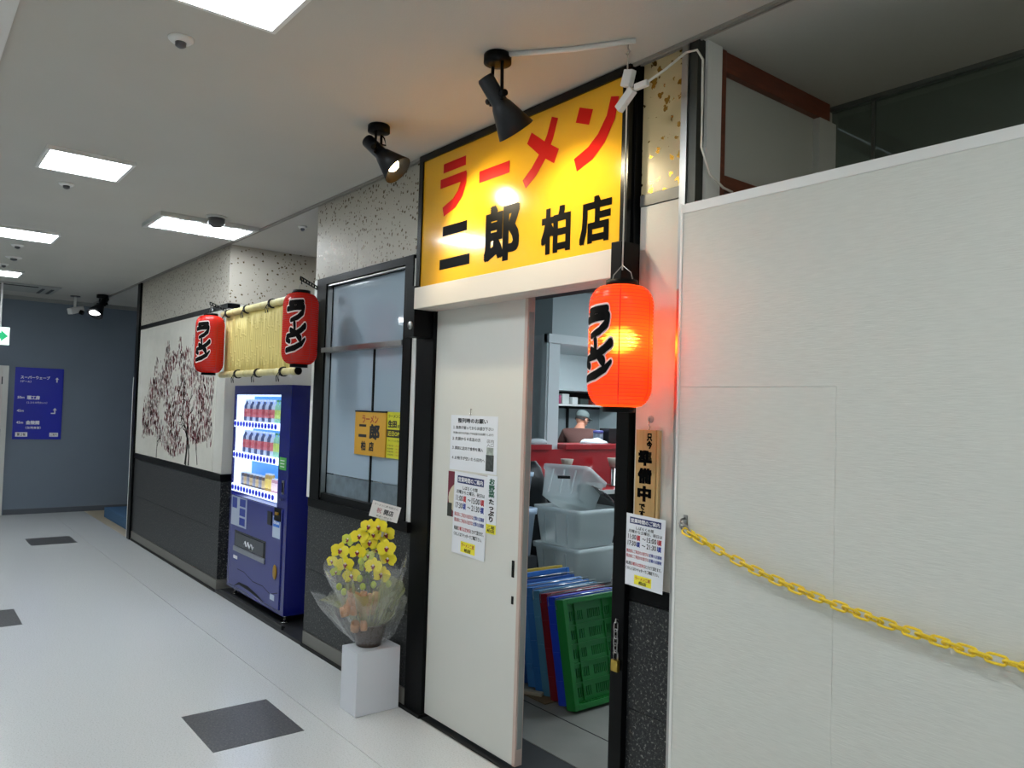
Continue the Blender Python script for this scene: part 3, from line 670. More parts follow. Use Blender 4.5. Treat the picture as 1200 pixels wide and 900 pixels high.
for z, nm in ((2.315, 0), (1.822, 1)):
    prof = []; L = 1.55
    for k in range(6):
        a = k*L/5.2
        prof += [(.0255, a+.01), (.0255, a+.13), (.025, a+.27), (.0285, a+.285), (.025, a+.29)]
    prof = [(r_, min(a, L)) for r_, a in prof]
    MB().lathe(prof, None, 16, Matrix.Translation((x0-.04, ty-.02, z)) @ Matrix.Rotation(PI/2, 4, 'Y')).build('bamboo_pole', bam2, t)
    MB().cyl((x0-.04+L, ty-.02, z), (x0-.035+L, ty-.02, z), .026, None).build('pole_cap', blackw, t)
    for x in ((-6.32, -5.9, -5.4, -4.98) if nm == 0 else (-6.05, -5.62, -5.15)):
        mb = MB()
        for d in (-.012, .008):
            mb.tube([(x+d, ty-.02+.031*math.cos(a), z+.031*math.sin(a)) for a in [2*PI*k/14 for k in range(14)]], .0045, None, 6, True)
        mb.tube([(x, ty-.053, z), (x-.035, ty-.06, z-.035), (x-.04, ty-.055, z-.07)], .003, None, 6)
        mb.tube([(x, ty-.053, z), (x+.03, ty-.065, z-.02), (x+.015, ty-.06, z-.07), (x-.015, ty-.06, z-.03)], .003, None, 6)
        mb.build('cord_tie', tie, t)

# ============================================================ MURAL (flat print)
t = empty('plum_mural', (-8.2, 0, 1), 'ink and crimson plum tree mural printed on the pale wall panel', 'mural')
MX0, MX1, MZ0, MZ1 = -9.40, -6.98, .99, 2.26
B('mural_sheet', -9.6, -6.93, F-.004, F, .992, 2.398, mat('mural_paper', '#cfccc2', .6, var=.03), t)
fn = planeY(F-.0052); trunk = mat('ink_trunk', '#262422', .7, var=.4, vscale=20)
mb = MB(); rnd = random.Random(3); tips = []
def branch(x, z, a, l, w_, d):
    pts = [(x, z)]; ws = [w_]
    for k in range(4):
        a += rnd.uniform(-.28, .28); x += math.cos(a)*l/4; z += math.sin(a)*l/4
        pts.append((x, z)); ws.append(w_*(1-.15*(k+1)))
        if d > 0 and k > 0 and rnd.random() < .8: branch(x, z, a+rnd.choice((-1, 1))*rnd.uniform(.35, .8), l*.68, w_*.55, d-1)
        tips.append((x, z, d))
    if pts[0][1] < 1.52+.25*rnd.random(): mb.ribbon(pts, ws, fn, trunk, 3, False)
branch(-7.72, .995, 1.5, .34, .06, 3); branch(-7.62, .995, 1.35, .36, .035, 3); branch(-8.75, .995, 1.6, .22, .022, 2); branch(-7.35, 1.02, 1.9, .25, .02, 2)
mb.build('trunk_print', None, t)
cols = [mat('blossom_dark', '#4a1f26', .7), mat('blossom_maroon', '#6e2630', .7), mat('blossom_grey', '#4a4744', .7), mat('blossom_pink', '#8d4852', .7)]
mb = MB(); cnt = 0
def inside(x, z):
    u = (x-MX0)/(MX1-MX0); v = (z-MZ0)/(MZ1-MZ0)
    top = .40+.47*min(1, u*3)**.6+.05*math.sin(u*37)+.04*math.sin(u*71)+.05*u
    bot = .12+.07*math.sin(u*9)
    return bot < v < top
while cnt < 2300:
    x = rnd.uniform(MX0, MX1); z = rnd.uniform(MZ0+.05, MZ1)
    q = math.sin(x*9.1+1.7*math.sin(z*5))*math.cos(z*7.3+x*2)
    if not inside(x, z) or q < rnd.uniform(-.95, .45): continue
    cnt += 1; r_ = rnd.uniform(.006, .018); a0 = rnd.uniform(0, PI); st = rnd.uniform(1, 2.4)
    m = rnd.choices(cols, (3, 4, 2, 3))[0]
    pts = []
    for k in range(6):
        a = 2*PI*k/6; px, pz = r_*math.cos(a)*.7, r_*st*math.sin(a); pts.append(fn(x+px*math.cos(a0*.3)-pz*math.sin(a0*.3)*.4, z+pz))
    mb.poly([p+Vector((0, -.0006, 0)) for p in pts], m)
o = mb.build('blossom_print', None, t); o['kind'] = 'stuff'

# ============================================================ VENDING MACHINE
VX0, VX1, VY, VZ0, VZ1 = -6.56, -5.37, .05, .085, 1.74
t = empty('vending_machine', (-5.96, .4, .02), 'tall dark blue drinks vending machine with a lit display standing in the recess', 'vending machine')
mb = MB()
DX0_, DX1_, DZ0_, DZ1_ = -6.53, -5.56, .87, 1.668
mb.box(VX0, VX1, .22, .80, VZ0, VZ1, None, .008); mb.build('cabinet', vend_b, t)
mb = MB()
mb.box(VX0, DX0_, VY, .22, .84, VZ1, vend_b); mb.box(DX1_, VX1, VY, .22, .84, VZ1, vend_b); mb.box(DX0_, DX1_, VY, .22, DZ1_, VZ1, vend_b)
mb.box(VX0, VX1, VY, .22, VZ0, .84, vend_b)
mb.build('front_door', None, t)
B('lower_panel', VX0+.06, VX1-.07, VY-.008, VY, .115, .835, vend_f, t, .003)
dl = mat('display_back', '#dfe9f5', .5, emit='#dcebff', es=1.15); db = mat('display_poster', '#2a7fd0', .5, emit='#2f86dd', es=.75)
B('display_back', DX0_, DX1_, .205, .22, DZ0_, DZ1_, db, t)
B('display_side', DX0_, DX0_+.012, VY+.012, .205, DZ0_, DZ1_, dl, t)
B('display_side', DX1_-.012, DX1_, VY+.012, .205, DZ0_, DZ1_, dl, t)
B('display_head', DX0_+.012, DX1_-.012, VY+.012, .205, DZ1_-.012, DZ1_, dl, t)
btn_m = mat('button_blue', '#1626b8', .3, emit='#1b2ed0', es=.35)
ORD = ['first', 'second', 'third', 'fourth', 'fifth', 'sixth', 'seventh', 'eighth', 'ninth', 'tenth']
rows = [(1.40, 1.455), (1.145, 1.20), (.872, .935)]
for ri, (za, zb) in enumerate(rows):
    B('shelf', DX0_+.012, DX1_-.012, VY+.012, .205, za, za+.02, dl, t)
    bs_ = B('button_strip', DX0_, DX1_, VY-.004, VY+.012, za, zb, dl, t, .002)
    for k in range(14):
        x = DX0_+.035+k*.0665
        MB().lathe([(.021, 0), (.021, .005), (.001, .006)], None, 12, Matrix.Translation((x, VY-.004, (za+zb)/2)) @ Matrix.Rotation(PI/2, 4, 'X')).build('button', btn_m, bs_)
B('display_glass', DX0_, DX1_, VY+.002, VY+.006, DZ0_+.065, DZ1_, film_mat('clear_acrylic', '#ffffff', .03, .02), t)
B('green_sticker', -5.535, -5.415, VY-.003, VY, 1.12, 1.21, mat('sticker_green', '#4fae4a', .4), t)
mb = MB(); fv = planeY(VY-.0045)
for k in range(3): rect(mb, -5.515, -5.44, 1.14+k*.022, 1.147+k*.022, fv, white_p)
mb.build('sticker_print', None, t)
B('bill_slot', -5.47, -5.435, VY-.006, VY, .945, 1.045, steel, t, .003); B('bill_mouth', -5.462, -5.443, VY-.009, VY-.006, .96, 1.03, black_m, t)
B('coin_return_lever', -5.47, -5.45, VY-.02, VY-.006, .90, .915, chrome, t)
B('coin_unit', -5.575, -5.455, VY-.012, VY-.006, .745, .84, black_m, t, .004); B('coin_slot_bezel', -5.54, -5.49, VY-.022, VY-.012, .79, .81, mat('amber', '#b98d2e', .3, .5), t)
B('card_reader', -5.69, -5.615, VY-.018, VY-.006, .70, .80, mat('reader', '#1b1c22', .3), t, .004)
B('service_label', -5.60, -5.46, VY-.0095, VY-.008, .62, .775, mat('label_pale', '#b8c6d8', .4), t); 
mb = MB(); fv = planeY(VY-.0101); rect(mb, -5.59, -5.47, .70, .765, fv, mat('label_blue', '#1f6fd0', .4)); add_text(mb, 'Blue', -5.58, -5.48, .72, .748, planeY(VY-.0107), white_p, .02); mb.build('label_print', None, t)
mb = MB(); fv = planeY(VY-.0095); rect(mb, -6.49, -6.14, .60, .835, fv, mat('poster_pale', '#aab4c6', .4))
f2 = planeY(VY-.0102)
for (a, b, c, d) in ((-6.30, -6.17, .765, .825), (-6.30, -6.17, .69, .75), (-6.30, -6.17, .615, .675), (-6.47, -6.36, .74, .825)): rect(mb, a, b, c, d, f2, mat('poster_blue', '#2b3f98', .4))
mb.build('poster_print', None, t)
B('hatch_recess', -6.39, -5.72, VY-.0095, VY-.008, .395, .565, mat('hatch_dark', '#11131c', .25), t)
hf_ = B('hatch_flap', -6.36, -5.75, VY-.014, VY-.0095, .445, .55, mat('hatch_glass', '#272d38', .08, spec=.8), t, .002)
B('hatch_frame', -6.39, -5.72, VY-.02, VY-.0095, .40, .438, mat('hatch_grey', '#8a8e98', .35, .4), t, .003)
mb = MB(); mb.tube([(-6.15+.02*k, VY-.016, .485+.022*math.sin(k*1.9)) for k in range(11)], .004, None, 6); mb.build('hatch_mark', white_p, hf_)
B('hatch_label', -6.40, -6.31, VY-.0105, VY-.008, .335, .36, white_p, t)
MB().lathe([(.03, 0), (.034, .006), (.028, .01), (.001, .008)], None, 20, Matrix.Translation((-5.52, VY-.008, .375)) @ Matrix.Rotation(PI/2, 4, 'X') @ Matrix.Diagonal((1, 1.6, 1, 1))).build('coin_return', mat('amber', '#b98d2e', .3, .5), t)
B('maker_plate', -5.60, -5.52, VY-.0095, VY-.008, .165, .205, mat('label_pale', '#b8c6d8', .4), t)
mb = MB(); fv = planeY(VY-.0095)
mb.ribbon([(-6.3, .262), (-6.15, .262), (-5.95, .225), (-5.75, .23), (-5.6, .20), (-5.46, .235)], .005, fv, black_m, 4, False)
mb.ribbon([(-6.35, .12), (-6.25, .155), (-6.05, .155), (-5.85, .135), (-5.72, .117)], [.004, .02, .03, .02, .003], fv, black_m, 4, False); mb.build('wave_line', None, t)
for x, y in ((VX0+.08, .10), (VX1-.08, .10), (VX0+.08, .72), (VX1-.08, .72)):
    mb = MB(); mb.cyl((x, y, .028), (x, y, VZ0+.005), .012, None); mb.cyl((x, y, .0225), (x, y, .03), .035, None); mb.build('foot', chrome, t)
mb = MB(); mb.box(VX0-.02, VX1+.1, -.0, .018, .0225, .05); mb.box(VX0+.0, VX1+.06, .019, .044, .0225, .03)
# drinks: each bottle and can
def drink(kind, cols_, label, group):
    mb = MB(); a, b, c = cols_
    if kind == 'bottle': prof = [(.016, 0), (.020, .004), (.020, .045), (.0195, .05)], [(.0203, .05), (.0203, .10)], [(.0198, .10), (.019, .12), (.009, .138), (.009, .146)], [(.0105, .146), (.0105, .158), (.001, .159)]
    else: prof = [(.017, 0), (.020, .004), (.020, .03)], [(.0204, .03), (.0204, .072)], [(.020, .072), (.020, .09)], [(.017, .09), (.017, .095), (.001, .095)]
    for p, m in zip(prof, (a, b, a, c)): mb.lathe(p, m, 12)
    o = mb.build('drink_bottle' if kind == 'bottle' else 'drink_can', None); tag(o, label, 'bottle' if kind == 'bottle' else 'can', group); return o
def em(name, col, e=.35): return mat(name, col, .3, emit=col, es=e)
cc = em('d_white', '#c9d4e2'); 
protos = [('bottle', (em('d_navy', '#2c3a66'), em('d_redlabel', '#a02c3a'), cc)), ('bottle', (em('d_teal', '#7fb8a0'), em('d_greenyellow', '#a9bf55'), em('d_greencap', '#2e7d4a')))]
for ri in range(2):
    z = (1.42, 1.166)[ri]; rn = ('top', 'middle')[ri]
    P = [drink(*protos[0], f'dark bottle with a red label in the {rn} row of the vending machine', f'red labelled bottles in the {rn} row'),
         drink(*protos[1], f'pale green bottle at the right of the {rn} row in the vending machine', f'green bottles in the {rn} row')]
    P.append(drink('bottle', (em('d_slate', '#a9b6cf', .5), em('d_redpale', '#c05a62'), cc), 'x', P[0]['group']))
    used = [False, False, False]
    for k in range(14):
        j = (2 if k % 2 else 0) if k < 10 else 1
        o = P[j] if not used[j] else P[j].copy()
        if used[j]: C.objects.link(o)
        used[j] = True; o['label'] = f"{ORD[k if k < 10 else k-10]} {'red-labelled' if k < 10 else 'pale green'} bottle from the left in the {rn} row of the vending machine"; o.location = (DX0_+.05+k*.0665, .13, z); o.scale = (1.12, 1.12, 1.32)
pc = [('dark slim can', '#3d4357', '#8c8fa0'), ('brown coffee can', '#5c4636', '#c2a878'), ('gold coffee can', '#b0913a', '#e0c860'), ('pink juice can', '#c090a0', '#e8d0d8')]
for j, (nm, c1, c2) in enumerate(pc):
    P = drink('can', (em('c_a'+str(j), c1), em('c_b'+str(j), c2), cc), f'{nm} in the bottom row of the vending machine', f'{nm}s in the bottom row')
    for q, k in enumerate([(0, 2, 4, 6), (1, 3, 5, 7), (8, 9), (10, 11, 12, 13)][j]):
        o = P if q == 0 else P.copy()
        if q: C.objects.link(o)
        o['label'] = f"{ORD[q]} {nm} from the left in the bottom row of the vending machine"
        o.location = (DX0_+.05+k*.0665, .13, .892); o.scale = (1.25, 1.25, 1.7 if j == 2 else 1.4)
mt = mb.build('rubber_mat', mat('dark_rubber', '#1b1c1e', .6)); tag(mt, 'black rubber strip on the recess floor under the vending machine', 'mat')

# blue platform and far things
tag(B('platform', -11.7, -10.05, .12, 1.1, 0, .13, mat('blue_carpet', '#3f6386', .9), None, .01), 'low blue carpeted platform beyond the mural wall', 'platform')
# blue directory board on end wall
t = empty('directory_sign', (-12.4, -.62, 1.5), 'blue wall directory board with white lettering and arrows on the end wall', 'sign')
B('board', -12.4, -12.385, -.91, -.335, 1.015, 1.99, mat('directory_blue', '#1726a8', .35), t)
fx = lambda u, v: Vector((-12.3838, u, v)); mb = MB()
def dt(s, u0, u1, v0, v1, b=.02): add_text(mb, s, u0, u1, v0, v1, fx, white_p, b)
dt('スーパーウェーブ', -.845, -.50, 1.835, 1.88, .03); dt('（ゲーム）', -.845, -.72, 1.785, 1.815)
dt('50m', -.87, -.79, 1.565, 1.60); dt('理工房', -.76, -.61, 1.555, 1.61, .04); dt('（１２００円カット）', -.76, -.52, 1.50, 1.53)
dt('45m', -.87, -.79, 1.385, 1.42); dt('45m', -.87, -.79, 1.225, 1.26); dt('金陵閣', -.76, -.60, 1.215, 1.27, .04); dt('（台湾食堂）', -.76, -.58, 1.155, 1.19)
for (u, v, h) in ((-.415, 1.80, .07),):
    rect(mb, u-.008, u+.008, v, v+h*.7, fx, white_p); mb.poly([fx(u-.022, v+h*.6), fx(u+.022, v+h*.6), fx(u, v+h)], white_p)
rect(mb, -.47, -.415, 1.365, 1.38, fx, white_p); rect(mb, -.431, -.415, 1.38, 1.42, fx, white_p); mb.poly([fx(-.447, 1.415), fx(-.399, 1.415), fx(-.423, 1.45)], white_p)
rect(mb, -.875, -.735, 1.05, 1.11, fx, white_p); rect(mb, -.475, -.37, 1.05, 1.105, fx, white_p)
f3 = lambda u, v: Vector((-12.383, u, v)); add_text(mb, '第２街', -.855, -.755, 1.06, 1.10, f3, ink, .02); add_text(mb, 'ご案内', -.46, -.385, 1.062, 1.095, f3, ink, .01)
mb.build('lettering', None, t)
# ============================================================ NOTICES
def sheet(name, label, u0, u1, v0, v1, y, m=paper, cat='notice', group=None, tilt=0.):
    """flat paper; returns (object, mapping from 0..1 sheet space to 3-D)"""
    cu, cv = (u0+u1)/2, (v0+v1)/2; ct, st = math.cos(tilt), math.sin(tilt)
    def f(u, v, off=.0012):
        a = (u-.5)*(u1-u0); b = (v-.5)*(v1-v0)
        return Vector((cu+a*ct-b*st, y-off, cv+a*st+b*ct))
    mb = MB(); mb.box(-(u1-u0)/2, (u1-u0)/2, y-.0008, y, -(v1-v0)/2, (v1-v0)/2, None, 0, Matrix.Translation((cu, 0, cv)) @ Matrix.Rotation(-tilt, 4, 'Y'))
    t = empty(name, (cu, y, cv), label, cat, group); mb.build('sheet', m, t)
    return t, f
DY = .0296
t, f = sheet('queue_notice', 'white notice sheet of queueing rules with a small photo, upper one on the door', -3.29, -2.898, 1.297, 1.571, DY)
mb = MB()
add_text(mb, '整列時のお願い', .16, .80, .86, .95, f, ink, .03)
for s, a, b, c, d in (('１.食券が揃ってからお並び下さい', .06, .92, .745, .81), ('（代表の方だけが並んでのお並びはお断りします）', .06, .92, .655, .70), ('２.先頭から４名迄の方', .05, .66, .54, .605),
                      ('３.事前に店内で食券を購入', .05, .72, .37, .435), ('４.お椅子が空いたら店内へ', .05, .76, .19, .255)): add_text(mb, s, a, b, c, d, f, ink, .015)
rect(mb, .78, .94, .05, .33, f, mat('photo_grey', '#3c4140', .5, var=.6, vscale=60)); rect(mb, .79, .93, .33, .46, f, mat('photo_pale', '#98a09a', .5, var=.4, vscale=60))
add_text(mb, '店内\n入口', .79, .93, .47, .60, f, ink, .01)
mb.build('lettering', None, t)
MB().tube([(-3.11, DY-.002, 1.60), (-3.11, DY-.008, 1.605), (-3.11, DY-.008, 1.575), (-3.105, DY-.014, 1.570), (-3.10, DY-.012, 1.580)], .002, chrome, 6).build('hook', None, t)
t, f = sheet('menu_poster', 'maroon poster with a pale bowl, mostly hidden behind the opening hours sheet on the door', -3.297, -2.96, 1.06, 1.287, DY, mat('poster_maroon', '#6e2236', .5), 'poster')
mb = MB(); mb.poly([f(.5+.48*math.cos(a)*1.0, .42+.42*math.sin(a)) for a in [2*PI*k/28 for k in range(28)]], mat('bowl_cream', '#c8c0a8', .5)); rect(mb, 0, .12, 0, .3, lambda u, v: f(u, v, .0014), mat('poster_dark', '#30332f', .6)); mb.build('poster_print', None, t)
t, f = sheet('vegetable_notice', 'narrow white strip with green and black vertical lettering on the door', -2.965, -2.888, 1.02, 1.292, DY-.0012)
mb = MB(); add_text(mb, 'お\n野\n菜', .18, .78, .62, .95, f, inkgreen, .04); add_text(mb, 'た\nっ\nぷ\nり', .18, .78, .20, .60, f, ink, .04)
rect(mb, .0, 1, 0, .16, f, pyel); add_text(mb, '二郎\n柏店', .12, .88, .02, .14, lambda u, v: f(u, v, .002), ink, .02); mb.build('lettering', None, t)
def hours(label, u0, u1, v0, v1, y, tilt):
    t, f = sheet('hours_notice', label, u0, u1, v0, v1, y, tilt=tilt); mb = MB(); g = lambda u, v: f(u, v, .002)
    rect(mb, .10, .90, .865, .955, f, pnavy); add_text(mb, '営業時間のご案内', .13, .87, .88, .94, g, white_p, .02)
    add_text(mb, 'しばらくの間', .27, .72, .79, .835, f, ink, .02); add_text(mb, '月曜から土曜日、祝日は', .08, .94, .735, .782, f, ink, .02)
    for (v, a, b, c) in ((.645, '11:00', '15:00', inkred), (.555, '17:30', '21:30', pblue)):
        add_text(mb, a, .07, .28, v, v+.07, f, ink, .02); add_text(mb, '頃', .29, .39, v-.005, v+.07, f, c, .04); add_text(mb, '～', .44, .53, v+.02, v+.045, f, ink, .02)
        add_text(mb, b, .56, .80, v, v+.07, f, ink, .02); add_text(mb, '頃', .82, .93, v-.005, v+.07, f, c, .04)
    for v in (.455, .385):
        add_text(mb, '開店前にご来店のお並びは', .05, .62, v, v+.05, f, inkred, .015); add_text(mb, '近隣の店舗様', .63, .95, v, v+.05, f, pblue, .02)
    add_text(mb, '毎週', .05, .17, .285, .335, f, ink, .02); add_text(mb, '日曜日は定休日', .18, .55, .285, .335, f, inkred, .02); add_text(mb, 'とさせて頂きます。', .56, .95, .285, .335, f, ink, .02)
    add_text(mb, 'くわしくはツイッターでご確認下さい。', .05, .90, .215, .265, f, ink, .02)
    rect(mb, .28, .72, .035, .165, f, pyel); add_text(mb, 'ラーメン二郎', .31, .69, .10, .15, g, inkred, .02); add_text(mb, '柏店', .40, .60, .045, .09, g, ink, .03)
    mb.build('lettering', None, t); return t
hours('white opening hours sheet with a navy heading taped to the white sliding door', -3.24, -2.965, .885, 1.288, DY-.0026, -.02)
hours('white opening hours sheet with a navy heading on the pier below the wooden board', -2.035, -1.845, .962, 1.228, F-.0242, -.03)
t = empty('wooden_board', (-1.94, F, 1.4), 'long wooden board with black brush lettering hanging from a clear hook on the pier', 'sign')
wood = mat('pale_wood', '#b08e5a', .5, var=.12, vscale=6, stretch=(14, 1, 1)); BX0, BX1 = -1.995, -1.898
B('board', BX0, BX1, F-.022, F-.003, 1.215, 1.545, wood, t, .0015); B('board_edge', BX1-.012, BX1+.010, F-.016, F-.003, 1.216, 1.544, mat('pale_wood_edge', '#c4a776', .5), t)
f = planeY(F-.0226); mb = MB()
add_text(mb, '只\n今', -1.942, -1.915, 1.475, 1.533, f, black_p, .05)
for k, ch in enumerate('準備中'): add_text(mb, ch, -1.982, -1.914, 1.412-k*.066, 1.474-k*.066-.004, f, black_p, .06)
add_text(mb, 'で\nす', -1.972, -1.942, 1.222, 1.272, f, black_p, .05); mb.build('lettering', None, t)
t2 = MB(); t2.lathe([(.014, 0), (.013, .004), (.001, .007)], None, 20, Matrix.Translation((-1.943, F, 1.585)) @ Matrix.Rotation(PI/2, 4, 'X')); t2.build('suction_hook', mat('clear_plastic', '#cfd4d6', .1, alpha=.5), t)
MB().tube([(-1.943, F-.008, 1.588), (-1.943, F-.012, 1.565), (-1.938, F-.010, 1.556), (-1.943, F-.010, 1.545)], .002, chrome, 6).build('hook', None, t)
# signs on the window
t = empty('window_sign', (-4.17, .04, 1.44), 'orange-yellow sign with red and black lettering fixed to the window glass', 'sign')
B('sign_board', -4.352, -3.972, .038, .047, 1.308, 1.573, mat('sign_ochre', '#cf9c32', .35), t, .001); B('top_edge', -4.354, -3.972, .036, .048, 1.566, 1.575, blackw, t)
f = planeY(.0372); mb = MB(); add_text(mb, 'ラーメン', -4.26, -4.06, 1.50, 1.548, f, mat('print_brick', '#a2422c', .5), .03)
rect(mb, -4.295, -4.205, 1.478, 1.492, f, ink); rect(mb, -4.30, -4.20, 1.415, 1.432, f, ink); add_text(mb, '郎', -4.165, -4.04, 1.405, 1.497, f, ink, .04)
add_text(mb, '柏', -4.265, -4.205, 1.335, 1.392, f, ink, .04); add_text(mb, '店', -4.165, -4.105, 1.335, 1.392, f, ink, .04); mb.build('lettering', None, t)
t, f = sheet('opening_flyer', 'narrow bright yellow flyer with a black band beside the ochre window sign', -3.968, -3.772, 1.308, 1.573, .046, mat('flyer_yellow', '#d2cf2e', .4), 'flyer')
mb = MB(); add_text(mb, 'ラーメン二郎', .06, .94, .87, .95, f, ink, .02); add_text(mb, '生田', .06, .56, .66, .82, f, ink, .05); add_text(mb, '駅前店', .60, .95, .66, .73, f, ink, .02)
rect(mb, .0, 1, .45, .62, f, ink); add_text(mb, '近日OPEN', .06, .96, .48, .59, lambda u, v: f(u, v, .002), pyel, .02)
add_text(mb, '新メンバーと共に営業します', .1, .9, .36, .40, f, ink); 
for k in range(4): add_text(mb, '営業時間', .06, .40, .06+k*.065, .095+k*.065, f, ink); add_text(mb, '１１時より売切まで', .46, .95, .06+k*.065, .095+k*.065, f, inkred)
mb.build('lettering', None, t)

# ============================================================ YELLOW CHAIN
t = empty('barrier_chain', (-1.7, -.08, 1.2), 'yellow plastic chain hooked to the white partition and sagging to the right', 'chain')
cy_ = mat('chain_yellow', '#eecb2c', .35)
import bisect
ctl = [(-1.690, 1.207), (-1.432, 1.129), (-1.227, 1.088), (-1.048, 1.062), (-.89, 1.045), (-.70, 1.032), (-.40, 1.03), (0, 1.06), (.4, 1.13)]
def cat_pt(s):   # smooth interpolation by arc position through the control points
    acc = [0]
    for a, b in zip(ctl, ctl[1:]): acc.append(acc[-1]+math.dist(a, b))
    i = max(0, min(len(ctl)-2, bisect.bisect(acc, s)-1)); u = (s-acc[i])/(acc[i+1]-acc[i])
    p0 = ctl[max(0, i-1)]; p1 = ctl[i]; p2 = ctl[i+1]; p3 = ctl[min(len(ctl)-1, i+2)]
    r = [.5*(2*b+(c-a)*u+(2*a-5*b+4*c-d)*u*u+(3*b-3*c+d-a)*u**3) for a, b, c, d in zip(p0, p1, p2, p3)]
    return Vector((r[0], -.075, r[1])), acc[-1]
pitch = .0345; tot = cat_pt(0)[1]; k = 0; lm = {}
while k*pitch < tot-.03:
    p, _ = cat_pt(k*pitch); q, _ = cat_pt(k*pitch+pitch*.5); d = (q-p).normalized()
    if not lm:
        mb = MB(); link(mb, (0, 0, 0), (1, 0, 0), (0, 0, 1), .0245, .0115, .0038, None, 8, 16); o = mb.build('chain_link', cy_, t); me = o.data; lm['m'] = me
        o.parent = None; 
    else: o = bpy.data.objects.new('chain_link', lm['m']); C.objects.link(o)
    ang = -math.atan2(d.z, d.x); roll = .95 if k % 2 else -.62
    o.matrix_basis = Matrix.Translation(p) @ Matrix.Rotation(ang, 4, 'Y') @ Matrix.Rotation(roll+random.uniform(-.12, .12), 4, 'X')
    attach(o, t); k += 1
t = empty('wall_hook', (-1.72, -.05, 1.24), 'small silver hook and shackle holding the yellow chain to the partition edge', 'hook')
MB().box(-1.729, -1.713, -.054, -.0505, 1.215, 1.262, None, .001).build('hook_plate', steel, t)
mb = MB(); mb.tube([(-1.722, -.054, 1.25), (-1.722, -.075, 1.248), (-1.722, -.082, 1.235), (-1.720, -.075, 1.222), (-1.72, -.058, 1.222)], .0035); mb.build('hook_eye', steel, t)
mb = MB(); link(mb, (-1.705, -.073, 1.218), (.85, 0, -.5), (.3, .2, .9), .026, .010, .003, None); mb.build('shackle', steel, t)

# ============================================================ ORCHID ON PLINTH
t = empty('display_plinth', (-3.73, -.13, 0), 'white rectangular plinth standing on the floor under the yellow orchids', 'plinth')
plm = mat('plinth_white', '#d5d8df', .35)
B('plinth_body', -3.815, -3.64, -.265, -.012, .0015, .328, plm, t, .002)
OC = Vector((-3.745, -.145, .328)); lat = Vector((.622, .783, 0)); fr = Vector((.783, -.622, 0))
t = empty('potted_orchid', OC, 'yellow orchid arrangement wrapped in clear film standing on the white plinth', 'plant')
MB().lathe([(.062, 0), (.066, .003), (.088, .11), (.092, .115), (.084, .113), (.001, .10)], None, 32, Matrix.Translation(OC+Vector((0, 0, .001)))).build('pot', mat('pot_brown', '#3b2a20', .35), t)
def osp(px, py, depth=0.):
    s = (px/6+360-430)*.00455; z = .328+(760-(py/6+590))*.00455
    p = Vector((OC.x, OC.y, 0))+lat*s+fr*depth; p.z = z
    if p.y > -.05:
        p += fr*((p.y+.05)/.622)
    return p
pet = mat('petal_yellow', '#efe02a', .5, var=.06); petg = mat('petal_greenish', '#c9d24a', .5); lip = mat('orchid_lip', '#8d2f3a', .5); lipw = mat('orchid_white', '#f0e2d8', .5)
def flower(p, s, tilt, green=False):
    nrm = (fr+Vector((0, 0, .15))+lat*random.uniform(-.45, .45)+Vector((0, 0, random.uniform(-.3, .3)))).normalized()
    q = nrm.to_track_quat('Z', 'Y').to_matrix().to_4x4(); M = Matrix.Translation(p) @ q @ Matrix.Rotation(tilt, 4, 'Z')
    mb = MB()
    def petal(a, ln, wdt, lift, m):
        ca, sa = math.cos(a), math.sin(a); rows = []
        for i in range(6):
            u = i/5; ww = wdt*math.sin(PI*(.12+.80*u))**.7*(1 if i < 5 else .35)
            rows.append([mb.bm.verts.new(M @ Vector((ca*ln*u-sa*ww*v, sa*ln*u+ca*ww*v, lift+s*.12*(u*u)-s*.10*v*v+.0))) for v in (-1, 0, 1)])
        fs = []
        for r1, r2 in zip(rows, rows[1:]):
            for j in (0, 1): fs.append(mb.bm.faces.new((r1[j], r1[j+1], r2[j+1], r2[j])))
        mb._fin(fs, m, True)
    pm = petg if green else pet
    for a in (PI/2, PI/2+2.25, PI/2-2.25): petal(a, s*1.0, s*.36, 0, pm)
    for a in (.18, PI-.18): petal(a, s*1.05, s*.60, .003, pm)
    petal(-PI/2, s*.42, s*.16, .008, lip)
    for sg in (-1, 1): mb.sphere(M @ Vector((sg*s*.16, -s*.05, .012)), s*.10, lip, 6)
    mb.sphere(M @ Vector((0, s*.08, .012)), s*.13, lipw, 8)
    return mb.build('flower', None, t)
FL = [(400, 185, 48), (470, 182, 50), (335, 255, 50), (400, 303, 52), (247, 292, 42), (205, 358, 52), (325, 365, 50), (510, 250, 52), (530, 330, 54), (455, 352, 40), (540, 408, 50), (445, 455, 50), (245, 450, 50), (150, 438, 38), (380, 480, 40), (285, 535, 50), (175, 510, 32), (500, 522, 52), (395, 395, 38), (430, 245, 44)]
stems = []
for i, (x, y, r_) in enumerate(FL):
    p = osp(x, y, random.uniform(-.02, .06)); flower(p, r_/6*.00455*1.22, random.uniform(-.35, .35), r_ < 45 and i % 2 == 0); stems.append(p)
for (x, y) in ((210, 605), (245, 640), (450, 585), (555, 575), (355, 425), (352, 545), (375, 600)):
    p = osp(x, y, .05); MB().sphere(p, .016, mat('bud_green', '#b3c640', .5), 10, (1, 1, 1.25)).build('bud', None, t); stems.append(p)
sm = mat('stem_green', '#4f6a2e', .5)
